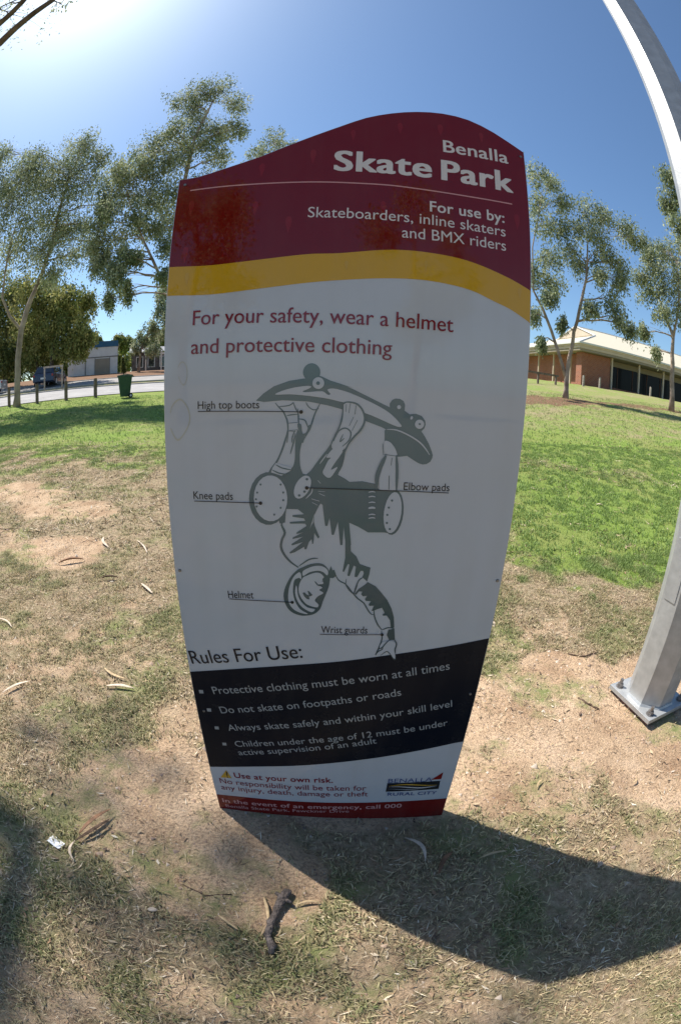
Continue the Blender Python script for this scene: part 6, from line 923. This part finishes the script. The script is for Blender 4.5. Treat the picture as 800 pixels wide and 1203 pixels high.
# dark building behind
MAT['dark_wall'] = simple('dark_wall', (.13, .115, .11), .8, 0, .3, 1.5)
MAT['dark_roof'] = simple('dark_roof', (.20, .20, .22), .6, 0, .2, 2)
MAT['white_paint'] = simple('white_paint', (.72, .71, .68), .5, 0, .05, 4)
def azp(az, r): return r*math.sin(rad(az)), r*math.cos(rad(az))
x, y = azp(-26.9, 58); dk_ = empty('dark_building', 'low dark building with a white pergola, half hidden behind the sign edge', 'building', (x, y, tz(x, y)-.05), rad(26))
b = MB(); b.box(0, 9, 0, 7, -.3, 2.35); b.build('wall', MAT['dark_wall'], dk_)
b = MB(); b.prism([(-.4, 2.36), (7.4, 2.36), (7.4, 2.5), (3.5, 3.4), (-.4, 2.5)], -.3, 9.3, 'x'); b.build('roof', MAT['dark_roof'], dk_)
for k in range(3):
    x0 = .6+k*1.5
    b = MB(); b.box(x0, x0+.9, -.06, -.004, .5, 1.9); w = b.build('window', MAT['white_paint'], dk_)
    b = MB(); b.box(x0+.08, x0+.82, -.075, -.061, .58, 1.82); b.build('pane', MAT['glass'], w)
x, y = azp(-25.1, 54.5); pg = empty('white_pergola', 'white painted pergola frame before the low dark building', 'pergola', (x, y, tz(x, y)-.05), rad(24))
for xx in (0, 1.9, 3.8):
    for yy in (0, 1.6): b = MB(); b.box(xx-.06, xx+.06, yy-.06, yy+.06, -.2, 2.05); b.build('post', MAT['white_paint'], pg)
for yy in (0, 1.6): b = MB(); b.box(-.2, 4.0, yy-.05, yy+.05, 2.051, 2.22); b.build('beam', MAT['white_paint'], pg)
for k in range(7): b = MB(); x0 = -.05+k*.63; b.box(x0, x0+.06, -.35, 1.95, 2.221, 2.32); b.build('rafter', MAT['white_paint'], pg)

# ================= BRICK BUILDING ON THE RIGHT =================
m, n, l, bs = M('brick'); MAT['brick'] = m
tc = n.new('ShaderNodeTexCoord'); sp = n.new('ShaderNodeSeparateXYZ'); cb = n.new('ShaderNodeCombineXYZ'); ad = n.new('ShaderNodeMath'); ad.operation = 'ADD'
l.new(tc.outputs['Object'], sp.inputs[0]); l.new(sp.outputs['X'], ad.inputs[0]); l.new(sp.outputs['Y'], ad.inputs[1]); l.new(ad.outputs[0], cb.inputs['X']); l.new(sp.outputs['Z'], cb.inputs['Y'])
bt_ = n.new('ShaderNodeTexBrick'); bt_.inputs['Scale'].default_value = 1; bt_.inputs['Brick Width'].default_value = .24; bt_.inputs['Row Height'].default_value = .086; bt_.inputs['Mortar Size'].default_value = .008
bt_.inputs['Color1'].default_value = (.36, .11, .05, 1); bt_.inputs['Color2'].default_value = (.27, .08, .04, 1); bt_.inputs['Mortar'].default_value = (.35, .28, .22, 1)
l.new(cb.outputs[0], bt_.inputs['Vector']); l.new(bt_.outputs['Color'], bs.inputs['Base Color']); bs.inputs['Roughness'].default_value = .9
MAT['cream_trim'] = simple('cream_trim', (.60, .49, .37), .6, 0, .06, 2)
MAT['tan_trim'] = simple('tan_trim', (.30, .25, .18), .6, 0, .06, 2)
MAT['soffit'] = simple('soffit', (.38, .34, .28), .7)
MAT['dark_glass'] = simple('dark_glass', (.010, .009, .009), .2, 0, .05, 4, spec=.12)
MAT['door_brown'] = simple('door_brown', (.14, .06, .035), .6)
m, n, l, bs = M('metal_roof'); MAT['metal_roof'] = m
tc = n.new('ShaderNodeTexCoord'); wv = n.new('ShaderNodeTexWave'); wv.inputs['Scale'].default_value = 1.25; bp = n.new('ShaderNodeBump'); bp.inputs['Distance'].default_value = .04; bp.inputs['Strength'].default_value = .35
l.new(tc.outputs['Object'], wv.inputs['Vector']); l.new(wv.outputs['Fac'], bp.inputs['Height']); l.new(bp.outputs[0], bs.inputs['Normal']); bs.inputs['Base Color'].default_value = (.60, .54, .40, 1); bs.inputs['Roughness'].default_value = .55
bld = empty('brick_building', 'long orange brick building with cream fascia and white metal roof on the rise at right', 'building', (15.7, 27.9, 2.84), rad(3.6))
LEN, DEP = 34, 16
b = MB(); b.box(.6, 1.15, .6, 1.35, -.4, 2.42); b.build('corner_pier', MAT['brick'], bld)
b = MB(); b.box(1.16, 3.35, .72, .95, -.4, 2.42); b.build('front_wall', MAT['brick'], bld)
b = MB(); b.box(1.2, 1.45, 1.36, DEP-.6, -.4, 2.42); b.build('side_wall', MAT['brick'], bld)
b = MB(); b.box(1.46, LEN-.6, DEP-1.0, DEP-.7, -.4, 2.42); b.build('rear_wall', MAT['brick'], bld)
b = MB(); b.box(LEN-1.0, LEN-.7, 2.1, DEP-1.01, -.4, 2.42); b.build('end_wall', MAT['brick'], bld)
b = MB(); b.box(3.36, LEN-.7, 1.9, 2.05, 2.0, 2.42); b.build('lintel', MAT['tan_trim'], bld)
b = MB(); b.box(3.36, LEN-.7, 1.92, 2.08, -.4, .35); b.build('sill_wall', MAT['brick'], bld)
b = MB(); b.box(3.12, 3.34, .96, 2.08, -.4, 2.42); b.build('return_wall', MAT['brick'], bld)
for k in range(18):
    x0 = 3.42+k*1.66
    b = MB(); b.box(x0, x0+1.6, 1.97, 2.01, .36, 1.99); w = b.build('window', MAT['dark_glass'], bld)
    b = MB(); b.box(x0-.045, x0+.005, 1.93, 2.06, .36, 1.99); b.build('mullion', MAT['door_brown'], w)
for k in range(11):
    x0 = 3.42+k*2.85
    b = MB(); b.box(x0, x0+.13, .62, .75, -.4, 2.44); b.build('veranda_post', MAT['cream_trim'], bld)
for k in range(4):
    y0 = 2.2+k*2.6
    b = MB(); b.box(.62, .74, y0, y0+.12, -.4, 2.44); b.build('veranda_post', MAT['cream_trim'], bld)
# stepped fascia boards round the eaves
for i, (z0, z1, o, mt) in enumerate(((2.45, 2.62, .10, 'tan_trim'), (2.625, 2.80, .05, 'cream_trim'), (2.805, 3.0, 0, 'cream_trim'))):
    b = MB(); b.box(o, LEN-o, o, o+.12, z0, z1); b.build('fascia_board', MAT[mt], bld)
    b = MB(); b.box(o, o+.12, o+.121, DEP-o, z0, z1); b.build('fascia_board', MAT[mt], bld)
b = MB(); b.box(-.1, LEN, -.11, -.005, 2.94, 3.06); b.build('gutter', MAT['white_paint'], bld)
b = MB(); b.box(-.11, -.005, -.0, DEP, 2.94, 3.06); b.build('gutter', MAT['white_paint'], bld)
b = MB(); b.box(.125, LEN-.2, .125, DEP-.2, 2.455, 2.5); b.build('soffit', MAT['soffit'], bld)
zr_, gz_, hw = 5.65, 4.61, 3.2; h2 = DEP/2; xg = 4.7
V = [(0, 0, 3.03), (LEN, 0, 3.03), (LEN, DEP, 3.03), (0, DEP, 3.03), (xg, h2-hw, gz_), (xg, h2+hw, gz_), (xg, h2, zr_), (LEN, h2, zr_)]
F = [(0, 1, 7, 6, 4), (3, 5, 6, 7, 2), (0, 4, 5, 3), (1, 2, 7), (4, 6, 5)]
b = MB(); b.add(V, F); rf = b.build('roof', MAT['metal_roof'], bld)
b = MB(); b.prism([(h2-hw*.9, gz_+.06), (h2+hw*.9, gz_+.06), (h2, zr_-.12)], xg-.04, xg-.004, 'x'); b.build('gable_vent', MAT['cream_trim'], bld)
b = MB(); b.tube([(xg-.1, h2, zr_+.02), (LEN, h2, zr_+.02)], .07, 6); b.build('ridge_cap', MAT['white_paint'], rf)
for s in (-1, 1):
    b = MB(); b.tube([(0, h2+s*h2, 3.05), (xg, h2+s*hw, gz_+.03)], .06, 6); b.build('hip_cap', MAT['white_paint'], rf)
    b = MB(); b.tube([(xg-.06, h2+s*hw, gz_+.03), (xg-.06, h2, zr_+.03)], .06, 6); b.build('barge_cap', MAT['white_paint'], rf)
# short posts and low rail in front
for k, (x, y, lab) in enumerate(((15.6, 27.0, 'short pale post at the corner of the brick building'), (16.9, 26.9, 'short pale post in front of the brick wall, right of the building corner'), (21.4, 26.6, 'short pale post on the grass before the dark windows'))):
    t = empty('short_post', lab, 'bollard', (x, y, tz(x, y)-.02), 0, 'short posts before the brick building')
    b = MB(); b.box(-.06, .06, -.06, .06, -.1, .72); b.build('post', MAT['grey_timber'], t, bevel=.01)
    b = MB(); b.box(-.05, .05, -.05, .05, .721, .75); b.build('cap', MAT['grey_timber'], t)
x, y = azp(23.6, 27.5); rl = empty('low_rail', 'low dark timber rail on posts left of the two-trunked gum, by the brick wall', 'rail', (x, y, tz(x, y)), rad(12))
for xx in (-2.6, -1.1, .35, 1.75): b = MB(); b.box(xx-.05, xx+.05, -.05, .05, -.1, .62); b.build('post', MAT['timber'], rl)
b = MB(); b.box(-2.8, 1.95, -.045, .045, .621, .74); b.build('beam', MAT['timber'], rl)
